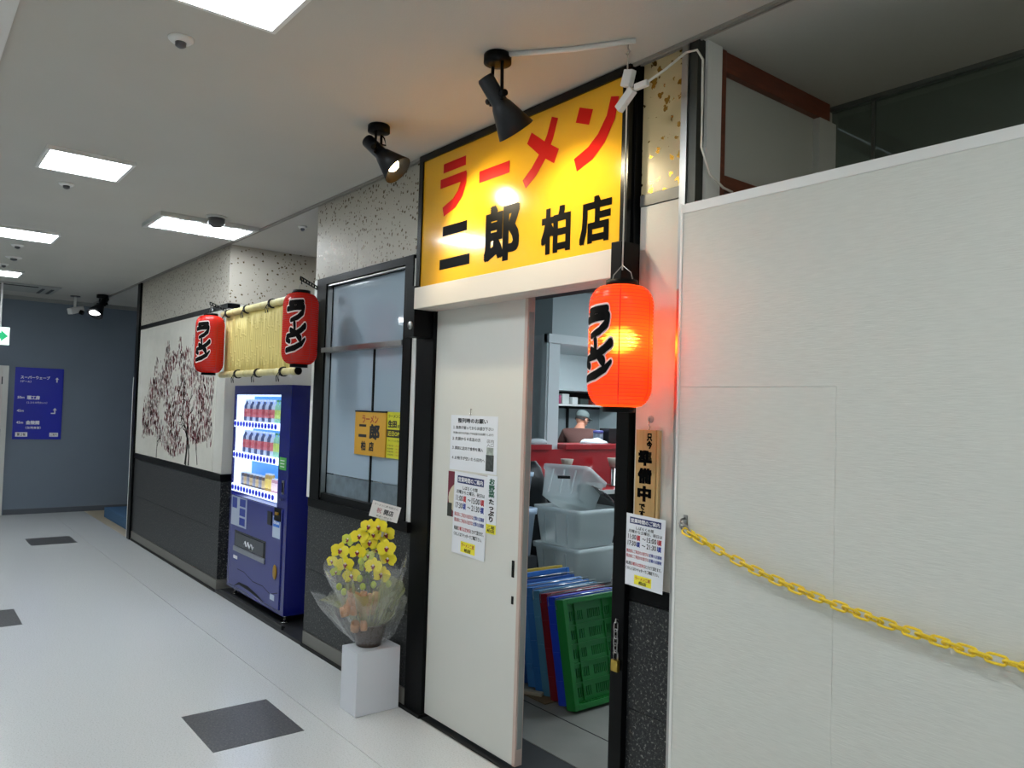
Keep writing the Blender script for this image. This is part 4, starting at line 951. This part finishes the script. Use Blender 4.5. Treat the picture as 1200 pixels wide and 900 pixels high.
for k, grp in enumerate((stems[0::3], stems[1::3], stems[2::3])):
    top = max(grp, key=lambda p: p.z); base = OC+Vector((.02*(k-1), 0, .1)); mb = MB()
    main = [base, base.lerp(top, .45)+lat*.02*(k-1)-fr*.03, base.lerp(top, .8)-fr*.03, top-fr*.015]; mb.tube(main, .0035, None, 6)
    for p in grp:
        a = min(main, key=lambda m_: (m_-p).length if m_.z <= p.z+.05 else 9); mb.tube([a, a.lerp(p, .5)-fr*.015+Vector((0, 0, .01)), p-fr*.006], .0018, None, 5)
    mb.build('stem', sm, t)
lf_m = mat('orchid_leaf', '#26401f', .3)
for k in range(5):
    a = [-1.1, -.3, .4, 1.0, 2.9][k]; d = (lat*math.sin(a)+fr*math.cos(a)*.8); mb = MB(); rows = []
    for i in range(7):
        u = i/6; c = OC+Vector((0, 0, .12))+d*(.15*u)+Vector((0, 0, .09*math.sin(u*2.2))); sd = d.cross(Vector((0, 0, 1))).normalized()*(.022*math.sin(PI*min(1, .15+u*.85)))
        if c.y > -.04: c.y = -.04
        rows.append([mb.bm.verts.new(c-sd), mb.bm.verts.new(c-Vector((0, 0, .004))), mb.bm.verts.new(c+sd)])
    mb._fin([mb.bm.faces.new((r1[j], r1[j+1], r2[j+1], r2[j])) for r1, r2 in zip(rows, rows[1:]) for j in (0, 1)], None, True); mb.build('leaf', lf_m, t)
# crumpled brown paper rolls round the base
rl = mat('kraft_paper', '#b5835a', .6, var=.15, vscale=30)
for k, (x, y) in enumerate([(330, 745), (375, 755), (345, 700), (390, 700), (300, 690), (430, 700), (465, 690), (415, 745), (460, 740), (285, 740), (310, 640), (390, 650), (475, 650), (350, 660), (440, 665), (260, 760), (340, 860), (400, 850)]):
    p = osp(x, y, .085); mb = MB(); s_ = random.uniform(.017, .024)
    mb.lathe([(s_, -.03), (s_*1.1, 0), (s_, .02), (s_*.75, .021), (s_*.7, -.01)], None, 7, Matrix.Translation(p) @ Matrix.Rotation(random.uniform(-.5, .5), 4, 'X') @ Matrix.Rotation(random.uniform(-.5, .5), 4, 'Y')); mb.build('paper_roll', rl, t)
def wrap(name, m, r0, z0, r1, z1, seed, squash=1., spikes=7, open_a=None, amp=.05):
    rn = random.Random(seed); ph = [rn.uniform(0, 6.3) for _ in range(6)]; N = 96; R = 14; mb = MB(); rows = []
    for i in range(R+1):
        u = i/R; row = []
        for k in range(N):
            a = 2*PI*k/N
            rr = r0+(r1-r0)*(u**.75)+u*amp*(math.sin(spikes*a+ph[0])+.5*math.sin((spikes*2+1)*a+ph[1]))*u+.006*math.sin(23*a+ph[2]+5*u)
            rr += .010*u*math.sin(41*a+ph[3])*math.sin(7*u+ph[4])
            z = z0+(z1-z0)*u+u*u*.05*math.sin(spikes*a+ph[5])+.06*u*math.cos(a-1.2)
            d = lat*math.cos(a)+fr*math.sin(a); p = Vector((OC.x, OC.y, 0))+d*rr*(1 if math.sin(a) < 0 else squash); p.z = z
            if p.y > -.03: p.y = -.03-.004*math.sin(17*a+9*u)
            row.append(mb.bm.verts.new(p))
        rows.append(row)
    fs = [mb.bm.faces.new((r1_[k], r1_[(k+1) % N], r2_[(k+1) % N], r2_[k])) for r1_, r2_ in zip(rows, rows[1:]) for k in range(N)]
    mb._fin(fs, None, True); return mb.build(name, m, t)
wrap('film_wrap', film_mat('cellophane', '#f2f5f6', .10, .05, bump=.8), .088, .42, .275, .76, 5, .8, 6, amp=.035)
wrap('film_wrap', MATS['cellophane'], .075, .34, .305, .58, 11, .8, 5, amp=.045)
wrap('paper_wrap', film_mat('tissue', '#c8cc86', .38, .3), .08, .44, .20, .62, 21, .8, 4, amp=.05)
# greeting card
t = empty('message_card', OC, 'white congratulation card on a paper stem above the orchids', 'card')
cc_ = osp(505, 80, .02); Mx = Matrix((tuple(lat)+(0,), (0, 0, 1, 0), tuple(-fr)+(0,), (0, 0, 0, 1))).transposed()
Mx = Matrix.Translation(cc_) @ Matrix((( lat.x, 0, fr.x, 0), (lat.y, 0, fr.y, 0), (0, 1, 0, 0), (0, 0, 0, 1))) @ Matrix.Rotation(-.24, 4, 'Z')
MB().box(-.078, .078, -.043, .043, -.001, 0, None, 0, Mx).build('card', mat('card_white', '#e6e4e2', .5), t)
MB().box(-.022, .022, -.14, -.04, -.034, -.030, None, 0, Mx).build('stem_strip', mat('card_white', '#e6e4e2', .5), t)
f = lambda u, v: Mx @ Vector((u, v, .0008)); mb = MB(); add_text(mb, '祝', -.045, -.018, -.016, .012, f, mat('ink_pink', '#b06a70', .5), .02); add_text(mb, '開店', -.005, .048, -.018, .012, f, ink, .03)
add_text(mb, 'ラーメン二郎 柏店さん', -.065, .065, .022, .034, f, ink, .01); add_text(mb, '有志一同より', -.04, .045, -.036, -.026, f, ink, .01); mb.build('lettering', None, t)

# ============================================================ INSIDE THE SHOP
# ceiling lights
for (x, y, e_) in ((-3.2, 2.4, 1.), (-4.4, 4.6, 1.)):
    t = empty('shop_light', (x, y, 2.88), f'{"near" if y < 3 else "far"} flat ceiling light inside the shop, out of view', 'ceiling light')
    B('diffuser', x-.6, x+.6, y-.15, y+.15, 2.855, 2.879, mat('shop_led', '#ffffff', .5, emit='#e8f6ff', es=SHOP_L), t)
t = empty('shop_light', (-6.3, 4.5, 2.40), 'flat kitchen light under the bulkhead, out of view', 'ceiling light')
B('diffuser', -6.45, -6.15, 3.6, 5.4, 2.37, 2.399, MATS['shop_led'], t)
# counter
red = mat('counter_red', '#a01a22', .3, coat=.3)
t = empty('ramen_counter', (-6, 4.4, 0), 'long glossy red counter with a raised ledge inside the shop', 'counter')
B('ledge', -6.22, -5.86, 3.19, 6.1, 1.225, 1.275, red, t, .005); B('ledge', -6.22, -5.86, 2.3, 3.185, 1.2249, 1.2749, red, t, .005) if False else None
B('front_panel', -5.93, -5.90, 2.45, 6.1, .85, 1.225, red, t); B('ledge_end', -5.97, -5.86, 2.45, 3.0, 1.2251, 1.275, red, t, .003)
B('table_top', -5.90, -5.50, 2.45, 6.1, .80, .845, red, t, .003); B('edge_strip', -5.50, -5.488, 2.45, 6.1, .80, .842, alu, t)
B('base_panel', -5.97, -5.94, 2.45, 6.1, 0.005, .82, mat('counter_base', '#16171b', .6), t)
cup = mat('holder_beige', '#a99f92', .5)
for i, (y, big) in enumerate(((2.93, 0), (3.08, 1), (3.25, 0), (3.74, 1), (3.86, 0))):
    x = -5.72
    if big:
        t = empty('chopstick_holder', (x, y, .845), ('tall steel chopstick holder with a beige cup top on the left of the counter', 'tall steel chopstick holder with a beige cup top on the right of the counter')[y > 3.4], 'holder')
        MB().lathe([(.045, 0), (.045, .015), (.034, .02), (.034, .21)], None, 20, Matrix.Translation((x, y, .8455))).build('cylinder', chrome, t)
        MB().lathe([(.040, 0), (.066, .09), (.060, .09), (.036, .01), (.001, .01)], None, 20, Matrix.Translation((x, y, 1.05))).build('cup', cup, t)
    else:
        t = empty('spice_shaker', (x, y, .845), ('small steel shaker at the left end of the red counter', 'small steel shaker just right of the left chopstick holder', 'small steel shaker beside the right chopstick holder')[(i > 0)+(i > 3)], 'shaker')
        MB().lathe([(.028, 0), (.028, .10), (.022, .12)], None, 16, Matrix.Translation((x, y, .8455))).build('body', chrome, t)
        MB().lathe([(.034, 0), (.034, .02), (.001, .022)], None, 16, Matrix.Translation((x, y, .955))).build('cap', steel, t)
cl = mat('towel_white', '#c3cacd', .9)
def lump(x, y, z, sx, sy, sz, label):
    mb = MB(); mb.sphere((0, 0, 0), 1, None, 20)
    for v in mb.bm.verts:
        n = math.sin(v.co.x*5+1)*.12+math.sin(v.co.y*6+v.co.x*3)*.14; v.co = Vector((x+v.co.x*sx*(1+n), y+v.co.y*sy*(1+n*.6), z+max(0, v.co.z)*sz*(1+n*1.2)))
    tag(mb.build('folded_towel', cl), label, 'towel')
lump(-6.05, 3.9-.13, 1.276, .08, .19, .05, 'pale crumpled towel on the counter ledge beside the black box')
lump(-6.05, 2.72+.0, 1.276, .06, .16, .05, 'white towel at the left end of the counter ledge') if False else None
B('ledge_cloth_pad', -6.0, -5.9, 2.60, 2.98, 1.2755, 1.277, cl, empty('towel_pile', (-5.93, 2.8, 1.27), 'white towel pile on the left end of the counter ledge', 'towel'))
mb = MB(); mb.sphere((-5.93, 2.86, 1.30), .05, None, 14, (.8, 2.6, .7)); mb.build('folded_towel', cl, [o for o in C.objects if o.name == 'towel_pile'][0])
lump(-6.05, 4.36, 1.276, .07, .14, .04, 'thin pale cloth on the counter ledge right of the black box')
t = tag(B('black_box', -6.2, -6.05, 4.0, 4.2, 1.276, 1.44, mat('plastic_black', '#0c0d10', .4), None, .006), 'black square box standing on the counter ledge', 'box')
t = empty('lidded_jar', (-6.13, 3.90, 1.276), 'grey lidded jar with a purple-blue top beside the black box', 'jar')
MB().lathe([(.05, 0), (.055, .01), (.055, .11)], None, 20, Matrix.Translation((-6.14, 3.925, 1.276))).build('jar_body', mat('jar_grey', '#5b6675', .3), t)
MB().lathe([(.058, .11), (.058, .135), (.001, .14)], None, 20, Matrix.Translation((-6.14, 3.925, 1.276))).build('lid', mat('lid_purple', '#4b4f94', .4), t)
# kitchen back: cabinets and shelf
t = empty('wall_cabinet', (-8.1, 5.0, 1.9), 'pale wall cabinets hanging at the back of the kitchen', 'cabinet')
for k in range(3): B('cabinet_door', -7.90, -7.88, 4.2+k*.68, 4.872+k*.68, 1.905, 2.32, mat('cabinet_pale', '#b9c3c4', .4), t, .002)
B('cabinet_body', -8.39, -7.90, 4.2, 6.19, 1.90, 2.399, mat('cabinet_pale', '#b9c3c4', .4), t)
t = empty('kitchen_shelf', (-8.2, 5.2, 1.6), 'white kitchen shelf with packets below the wall cabinets', 'shelf')
B('shelf_board', -8.39, -7.95, 4.95, 6.19, 1.695, 1.72, cap_m, t); B('shelf_bracket', -8.39, -8.36, 5.5, 5.53, 1.3, 1.69, blackw, t); B('recess_shade_sheet', -8.399, -8.393, 4.1, 6.19, 1.66, 1.90, blackw, t)  # flat black sheet paints in the dark of the recess behind the shelf
for i, (y, wdt, h, c_, lb) in enumerate(((4.84, .09, .12, '#a34a6a', 'small pink packet'), (5.04, .13, .14, '#c8ccc8', 'pale folded packet'), (5.22, .10, .10, '#e2e6e4', 'white bag'), (5.40, .16, .08, '#3c4440', 'dark flat box'), (5.62, .12, .07, '#8c3a2e', 'reddish packet'))):
    y = 5.0 if i == 0 else y+.09
    tag(MB().box(-8.15, -8.0, y-wdt/2, y+wdt/2, 1.7205, 1.7205+h, None, .012).build('packet', mat('packet'+str(i), c_, .5)), lb+' on the kitchen shelf behind the man', 'packet')
B('splash_tiles', -8.399, -8.395, 3.2, 6.19, .9, 1.66, mat('splash', '#7d878a', .5), empty('splashback', (-8.4, 5, 1.2), 'dull grey splashback panel behind the man in the kitchen', 'panel'))

# ---- the man
def skin(name, vs, es, rad, m, parent, sub=2, root=0):
    me = bpy.data.meshes.new(name); me.from_pydata([tuple(v) for v in vs], es, []); o = bpy.data.objects.new(name, me); C.objects.link(o)
    o.modifiers.new('s', 'SKIN'); sk = me.skin_vertices[0].data
    for i, r_ in enumerate(rad): sk[i].radius = (r_, r_) if not isinstance(r_, tuple) else r_
    sk[root].use_root = True
    sb = o.modifiers.new('u', 'SUBSURF'); sb.levels = sub; sb.render_levels = sub
    bpy.context.view_layer.update(); ev = o.evaluated_get(bpy.context.evaluated_depsgraph_get())
    nm = bpy.data.meshes.new_from_object(ev); bpy.data.objects.remove(o); nm.name = name
    nm.materials.clear(); nm.materials.append(m)
    for p in nm.polygons: p.use_smooth = True
    r = bpy.data.objects.new(name, nm); C.objects.link(r)
    if parent: attach(r, parent)
    return r
PX, PY = -7.2, 4.64
# body frame: fwd (where the man faces) away from the camera and a little to the right
fw = Vector((-.70, .72, 0)).normalized(); rt = Vector((fw.y, -fw.x, 0))
def P(r_, f_, z): return Vector((PX, PY, 0))+rt*r_+fw*f_+Vector((0, 0, z))
t = empty('person', (PX, PY, 0), 'man seen from behind in a brown t-shirt and grey cap, bending over the kitchen bench', 'person')
sk_m = mat('skin', '#b07a62', .5); shirt = mat('tshirt_brown', '#4c2e28', .85); trou = mat('trousers_dark', '#22252b', .85)
body_v = [P(0, 0, .92), P(0, .02, 1.05), P(0, .06, 1.20), P(0, .10, 1.31), P(0, .13, 1.375), P(.01, .17, 1.44), P(.02, .19, 1.49),
          P(-.09, 0, .88), P(-.10, .02, .50), P(-.10, -.02, .10), P(-.10, .09, .035), P(.09, 0, .88), P(.10, .02, .50), P(.10, -.02, .10), P(.10, .09, .035),
          P(-.19, .11, 1.33), P(-.24, .20, 1.08), P(-.16, .40, 1.02), P(-.13, .47, 1.01), P(.19, .11, 1.33), P(.24, .20, 1.08), P(.16, .40, 1.02), P(.13, .47, 1.01)]
body_e = [(0, 1), (1, 2), (2, 3), (3, 4), (4, 5), (5, 6), (0, 7), (7, 8), (8, 9), (9, 10), (0, 11), (11, 12), (12, 13), (13, 14), (3, 15), (15, 16), (16, 17), (17, 18), (3, 19), (19, 20), (20, 21), (21, 22)]
skin('body', body_v, body_e, [.12, .13, .15, .13, .07, .055, .05, .085, .06, .04, .035, .085, .06, .04, .035, .055, .042, .033, .028, .055, .042, .033, .028], sk_m, t)
skin('tshirt', [P(0, 0, .88), P(0, .02, 1.04), P(0, .06, 1.20), P(0, .095, 1.315), P(0, .125, 1.37), P(-.175, .10, 1.335), P(-.235, .17, 1.17), P(.175, .10, 1.335), P(.235, .17, 1.17)],
     [(0, 1), (1, 2), (2, 3), (3, 4), (3, 5), (5, 6), (3, 7), (7, 8)], [.15, .155, .17, .15, .085, .078, .068, .078, .068], shirt, t)
skin('trousers', [P(0, 0, .93), P(-.09, 0, .86), P(-.10, .02, .50), P(-.10, -.02, .12), P(.09, 0, .86), P(.10, .02, .50), P(.10, -.02, .12)], [(0, 1), (1, 2), (2, 3), (0, 4), (4, 5), (5, 6)], [.145, .105, .078, .06, .105, .078, .06], trou, t)
hd = P(.025, .205, 1.515); face = (fw*.75+rt*.65+Vector((0, 0, -.35))).normalized()
q = Matrix.Translation(hd) @ Matrix((tuple(face.cross(Vector((0, 0, 1))).normalized()), tuple(face), tuple(face.cross(Vector((0, 0, 1))).normalized().cross(face)))).transposed().to_4x4()
mb = MB(); mb.sphere((0, 0, 0), 1, None, 24)
for v in mb.bm.verts:
    c = v.co.copy(); jaw = 1-.25*max(0, -c.z)-(.08*max(0, -c.z) if c.y < 0 else 0); v.co = q @ Vector((c.x*.072*jaw, c.y*.092*jaw+(.008 if c.z < -.3 and c.y > 0 else 0), c.z*.112))
mb.sphere(q @ Vector((0, .098, -.015)), .014, None, 8)
for sg in (-1, 1): mb.sphere(q @ Vector((sg*.073, -.005, -.012)), .018, None, 8, (.6, 1, 1.5)); mb.sphere(q @ Vector((sg*.028, .082, .008)), .010, mat('eye_white', '#dcdcd8', .3), 8)
mb.box(-.022, .022, .082, .092, -.052, -.045, mat('lip_brown', '#8a4c44', .5), 0, q)
mb.build('head', sk_m, t) if False else None
for fce in mb.bm.faces:
    pass
mb.mats = [sk_m]+[x for x in mb.mats]
for fce in mb.bm.faces: fce.material_index += 0
mb.build('head', None, t)
mb = MB(); mb.lathe([(.078, .0), (.081, .02), (.076, .055), (.055, .085), (.025, .098), (.001, .101)], None, 24, q @ Matrix.Translation((0, -.008, .028)) @ Matrix.Rotation(.16, 4, 'X') @ Matrix.Diagonal((1, 1.2, 1, 1)))
mb.box(-.055, .055, .07, .15, -.004, .004, None, .003, q @ Matrix.Translation((0, 0, .042))); mb.build('cap', mat('cap_grey', '#606b69', .85), t)
mb = MB(); mb.lathe([(.0745, 0), (.078, .035)], None, 24, q @ Matrix.Translation((0, -.012, -.02)) @ Matrix.Diagonal((1, 1.17, 1, 1)), a0=PI*.98, a1=PI*2.02); mb.build('hair', mat('hair_dark', '#2c2522', .8), t)
mb = MB()
for sg in (-1, 1):
    mb.tube([q @ Vector((sg*.03+.022*math.cos(a), .098, .008+.018*math.sin(a))) for a in [2*PI*k/12 for k in range(12)]], .0025, None, 5, True)
    mb.tube([q @ Vector((sg*.052, .097, .012)), q @ Vector((sg*.074, .03, .010)), q @ Vector((sg*.078, -.012, .004))], .0028, None, 5)
mb.build('glasses', blackw, t)
for sg in (-1, 1):      # hands: palm, four fingers and a thumb resting on the bench
    w0 = P(sg*.13, .47, 1.01); d = (fw*.95-rt*sg*.25+Vector((0, 0, -.25))).normalized(); sd = rt*sg; vs = [w0, w0+d*.045, w0+d*.085]; es = [(0, 1), (1, 2)]; rd = [.026, .034, .03]
    skin('hand', vs, es, rd, sk_m, t, 1)
    for k in range(4):
        b_ = w0+d*.09+sd*(.027-.018*k); l = (.055, .066, .062, .048)[k]; skin('finger', [b_-d*.01, b_+d*l*.5, b_+d*l-Vector((0, 0, .02))], [(0, 1), (1, 2)], [.009, .0085, .007], sk_m, t, 1)
    b_ = w0+d*.04-sd*.03; skin('thumb', [b_, b_+d*.025-sd*.022, b_+d*.055-sd*.028], [(0, 1), (1, 2)], [.011, .010, .008], sk_m, t, 1)
t = empty('kitchen_bench', (-7.75, 5.2, 0), 'steel kitchen bench in front of the man', 'bench')
B('bench_top', -8.38, -7.62, 4.6, 6.15, .86, .90, steel, t); 
for x, y in ((-8.3, 4.65), (-7.67, 4.65), (-8.3, 6.1), (-7.67, 6.1)): B('leg', x-.02, x+.02, y-.02, y+.02, .005, .86, steel, t)

# ---- plastic tubs
tubm = mat('tub_clear', '#e6eeee', .3, alpha=.5, spec=.6); tubw = mat('tub_white', '#b6c8dc', .4); 
def tub(name, x, y, z, sx, sy, h, rot, m, label, group=None, lid=None, tilt=0.):
    M = Matrix.Translation((x, y, z)) @ Matrix.Rotation(rot, 4, 'Z') @ Matrix.Rotation(tilt, 4, 'X')
    t = empty(name, (x, y, z), label, 'container', group); mb = MB(); th = .004
    def ring(f, zz, inset):
        a, b = sx/2*f-inset, sy/2*f-inset; c = .04; pts = []
        for cx_, cy_, a0 in ((a-c, b-c, 0), (-a+c, b-c, PI/2), (-a+c, -b+c, PI), (a-c, -b+c, 3*PI/2)):
            for k in range(5): an = a0+PI/2*k/4; pts.append(M @ Vector((cx_+c*math.cos(an), cy_+c*math.sin(an), zz)))
        return [mb.bm.verts.new(p) for p in pts]
    rs = [ring(.86, 0, 0), ring(.98, h*.86, 0), ring(1.04, h*.87, 0), ring(1.05, h, 0), ring(1.0, h, 0), ring(.98, h*.9, th), ring(.86, .005, th)]
    fs = [mb.bm.faces.new((a[k], a[(k+1) % 20], b[(k+1) % 20], b[k])) for a, b in zip(rs, rs[1:]) for k in range(20)]
    fs += [mb.bm.faces.new(rs[0][::-1]), mb.bm.faces.new(rs[-1])]; mb._fin(fs, None, True)
    tb_ = mb.build('tub_body', m, t)
    for sg in (-1, 1):
        for k in (-1, 0, 1): MB().box(-.006, .006, -.003, .003, h*.08, h*.84, None, 0, M @ Matrix.Translation((sx*.25*k, sg*sy*.465, 0)) @ Matrix.Rotation(sg*-.07, 4, 'X')).build('rib', m, tb_)
    if lid: MB().box(-sx*.53, sx*.53, -sy*.53, sy*.53, h, h+.015, None, .005, M).build('lid', lid, t)
    return t
TX, TY = -4.66, 2.23
tag(B('crate_trolley', TX-.3, TX+.32, TY-.22, TY+.3, .10, .24, blackw, None, .01), 'low black trolley under the stacked clear tubs', 'trolley')
tub('storage_tub', TX, TY, .2405, .50, .50, .30, .05, tubm, 'translucent storage tub at the bottom of the pair behind the crates')
tub('storage_tub', TX, TY, .54, .50, .50, .30, .05, tubm, 'translucent storage tub stacked second, holding a tilted bin')
tub('tilted_bin', TX-.06, TY-.05, .86, .42, .36, .26, .3, tubm, 'milky plastic bin lying tilted in the upper clear tub', tilt=-.45)
tag(MB().lathe([(.0, 0.0)][:0]+[(.001, .05), (.10, .045), (.17, .02), (.19, 0), (.185, 0), (.16, .015), (.001, .04)], None, 28, Matrix.Translation((TX+.05, TY+.16, .90)) @ Matrix.Rotation(-.7, 4, 'X')).build('bowl_lid', mat('smoky_lid', '#4d4746', .15, alpha=.8)), 'smoky dome lid leaning against the tilted bin', 'lid')
tag(MB().box(-.05, .05, -.02, .02, -.012, .012, None, .006, Matrix.Translation((TX+.09, TY-.24, 1.09)) @ Matrix.Rotation(.9, 4, 'Z')).build('latch_clip', blackw), 'black plastic clip on the rim of the tilted bin', 'clip')
tub('white_tub', -4.80, 1.60, .48, .36, .34, .37, .1, tubw, 'white plastic tub, lower of two seen beside the door edge')
tub('white_tub', -4.82, 1.60, .855, .32, .32, .27, .1, tubw, 'white plastic tub, upper of two seen beside the door edge')
tag(B('storage_box', -5.0, -4.62, 1.42, 1.78, .005, .479, mat('box_dark', '#25272c', .6), None, .004), 'dark box carrying the two white tubs', 'box')
# dark bag
mb = MB(); mb.sphere((0, 0, 0), 1, None, 20)
for v in mb.bm.verts: n = .12*math.sin(v.co.z*7+v.co.x*4)+.1*math.sin(v.co.y*8); v.co = Vector((-5.15+v.co.x*.16*(1+n), 2.12+v.co.y*.20*(1+n), .60+v.co.z*.56*(1+n*.3)))
t = tag(mb.build('dark_bag', mat('bag_black', '#101217', .5)), 'tall black bag between the white tubs and the clear tubs', 'bag')
# chrome hoop of a hand trolley
t = empty('hand_trolley', (-4.2, 2.72, 0), 'bent steel tube handle of a hand trolley beside the clear tubs', 'trolley')
MB().tube([(-4.12, 2.44, .02), (-4.12, 2.46, .30), (-4.12, 2.49, .48), (-4.12, 2.53, .555), (-4.12, 2.60, .585), (-4.12, 2.75, .59), (-4.12, 2.86, .55), (-4.12, 2.88, .3), (-4.12, 2.88, .02)], .014, None, 10).build('handle_tube', steel, t)
B('deck', -4.14, -3.9, 2.42, 2.9, .008, .03, steel, t)

# ---- folding crates standing on edge
def crate(k, x, y0, col, label, wd=.46, h=.57, lean=.0, dz=0., wire_=True, fancy=False, th=.07):
    m = mat('crate_'+col.strip('#'), col, .38)
    t = empty('plastic_crate', (x, y0, 0), label, 'crate')
    # local: X thickness (0 front .. -th), Y width, Z height; leaning back
    M = Matrix.Translation((x, y0, dz+.006)) @ Matrix.Rotation(-lean, 4, 'Y')
    mb = MB(); rim = .028
    mb.box(-th, 0, 0, rim, 0, h, None, .005, M); mb.box(-th, 0, wd-rim, wd, 0, h, None, .005, M)
    mb.box(-th, 0, rim, wd-rim, 0, rim, None, .005, M); mb.box(-th, 0, rim, wd-rim, h-rim, h, None, .005, M)
    mb.build('crate_rim', m, t)
    base = MB(); bx0, bx1 = -th+.004, -th+.012
    if fancy:
        # solid base with rows of real slots
        rows_ = [(.05, .10), (.15, .20), (.25, .30), (.35, .40), (.45, .50)]
        zc = rim
        for a, b in rows_:
            base.box(bx0, bx1, rim, wd-rim, zc, a, None, 0, M)
            ncol = 22; u0, u1 = rim+.035, wd-rim-.035; cw = (u1-u0)/ncol
            base.box(bx0, bx1, rim, u0, a, b, None, 0, M); base.box(bx0, bx1, u1, wd-rim, a, b, None, 0, M)
            for q_ in range(ncol):
                full = q_ in (8, 9) or q_ in (17,)
                base.box(bx0, bx1, u0+q_*cw, u0+q_*cw+(cw if full else cw*.5), a, b, None, 0, M)
            zc = b
        base.box(bx0, bx1, rim, wd-rim, zc, h-rim, None, 0, M)
        base.build('slotted_base', m, t)
        for yy in (.12, .34): MB().box(-th+.012, -th+.022, yy, yy+.008, rim, h-rim, None, 0, M).build('rib', m, t)
        for zz in (.125, .225, .325, .425): MB().box(-th+.012, -th+.020, rim, wd-rim, zz-.004, zz+.004, None, 0, M).build('rib', m, t)
        s2 = MB()
        for q_ in range(14): s2.box(-th+.02, -.012, rim+.05+q_*.024, rim+.058+q_*.024, rim, rim+.004, None, 0, M)
        s2.build('floor_slots', m, t)['kind'] = 'stuff'
    else:
        base.box(bx0, bx1, rim, wd-rim, rim, h-rim, None, 0, M); base.build('base_panel', m, t)
        for zz in (.1, .25, .4, .5): MB().box(-th*.9, -th*.15, -.004, 0, zz, zz+.03, None, .001, M).build('side_lug', m, t)
    if wire_:
        MB().tube([M @ Vector(p) for p in ((-.055, -.004, h-.05), (-.05, -.006, h+.006), (-.012, -.006, h+.012), (-.008, wd*.5, h+.014), (-.012, wd+.004, h+.012), (-.05, wd+.004, h+.004))], .003, None, 6).build('wire_bail', steel, t)
    return t
specs = [('#1f7a34', 'front green slotted crate standing on edge, nearest the doorway'), ('#1c3fc0', 'bright blue crate right behind the green crate'), ('#7c1420', 'dark red crate between the bright blue and grey-blue crates'),
         ('#4f84a2', 'grey-blue crate behind the red crate'), ('#2f6cb0', 'mid blue crate fifth from the front of the stack'), ('#3f7fbe', 'lighter blue crate sixth from the front of the stack'), ('#174a92', 'deep blue crate near the back of the stack'), ('#2468b4', 'broad blue crate last but one in the stack'), ('#b89a30', 'mustard yellow crate at the very back of the stack')]
for k, (c_, lb) in enumerate(specs):
    x = -3.02-.079*k; lean = .22
    crate(k, x, .70+.012*k, c_, lb, wd=(.46 if k < 7 else .48), h=.575 if k < 7 else .60, lean=lean, wire_=k < 7 and k != 5, fancy=(k == 0), dz=.015 if k else 0.015, th=.070)
t = empty('stacked_crate', (-4.05, .86, 0), 'mustard crates piled low at the left behind the door edge', 'crate')
for k in range(4): B('crate_layer', -4.17, -3.90, .72, 1.02, .006+k*.115, .115+k*.115, mat('crate_mustard', '#a8782a', .5), t, .006)
tag(B('cardboard_scrap', -3.42, -3.22, .66, .80, .0055, .012, mat('cardboard', '#6e5a42', .8), None), 'flat brown cardboard scrap on the floor left of the crates', 'cardboard')
tag(MB().box(-.06, .06, -.02, .02, 0, .02, None, .008, Matrix.Translation((-3.36, .69, .013)) @ Matrix.Rotation(.5, 4, 'Z')).build('crumpled_paper', mat('scrap_pale', '#a39a88', .8)), 'pale crumpled paper scrap on the cardboard by the crates', 'paper')
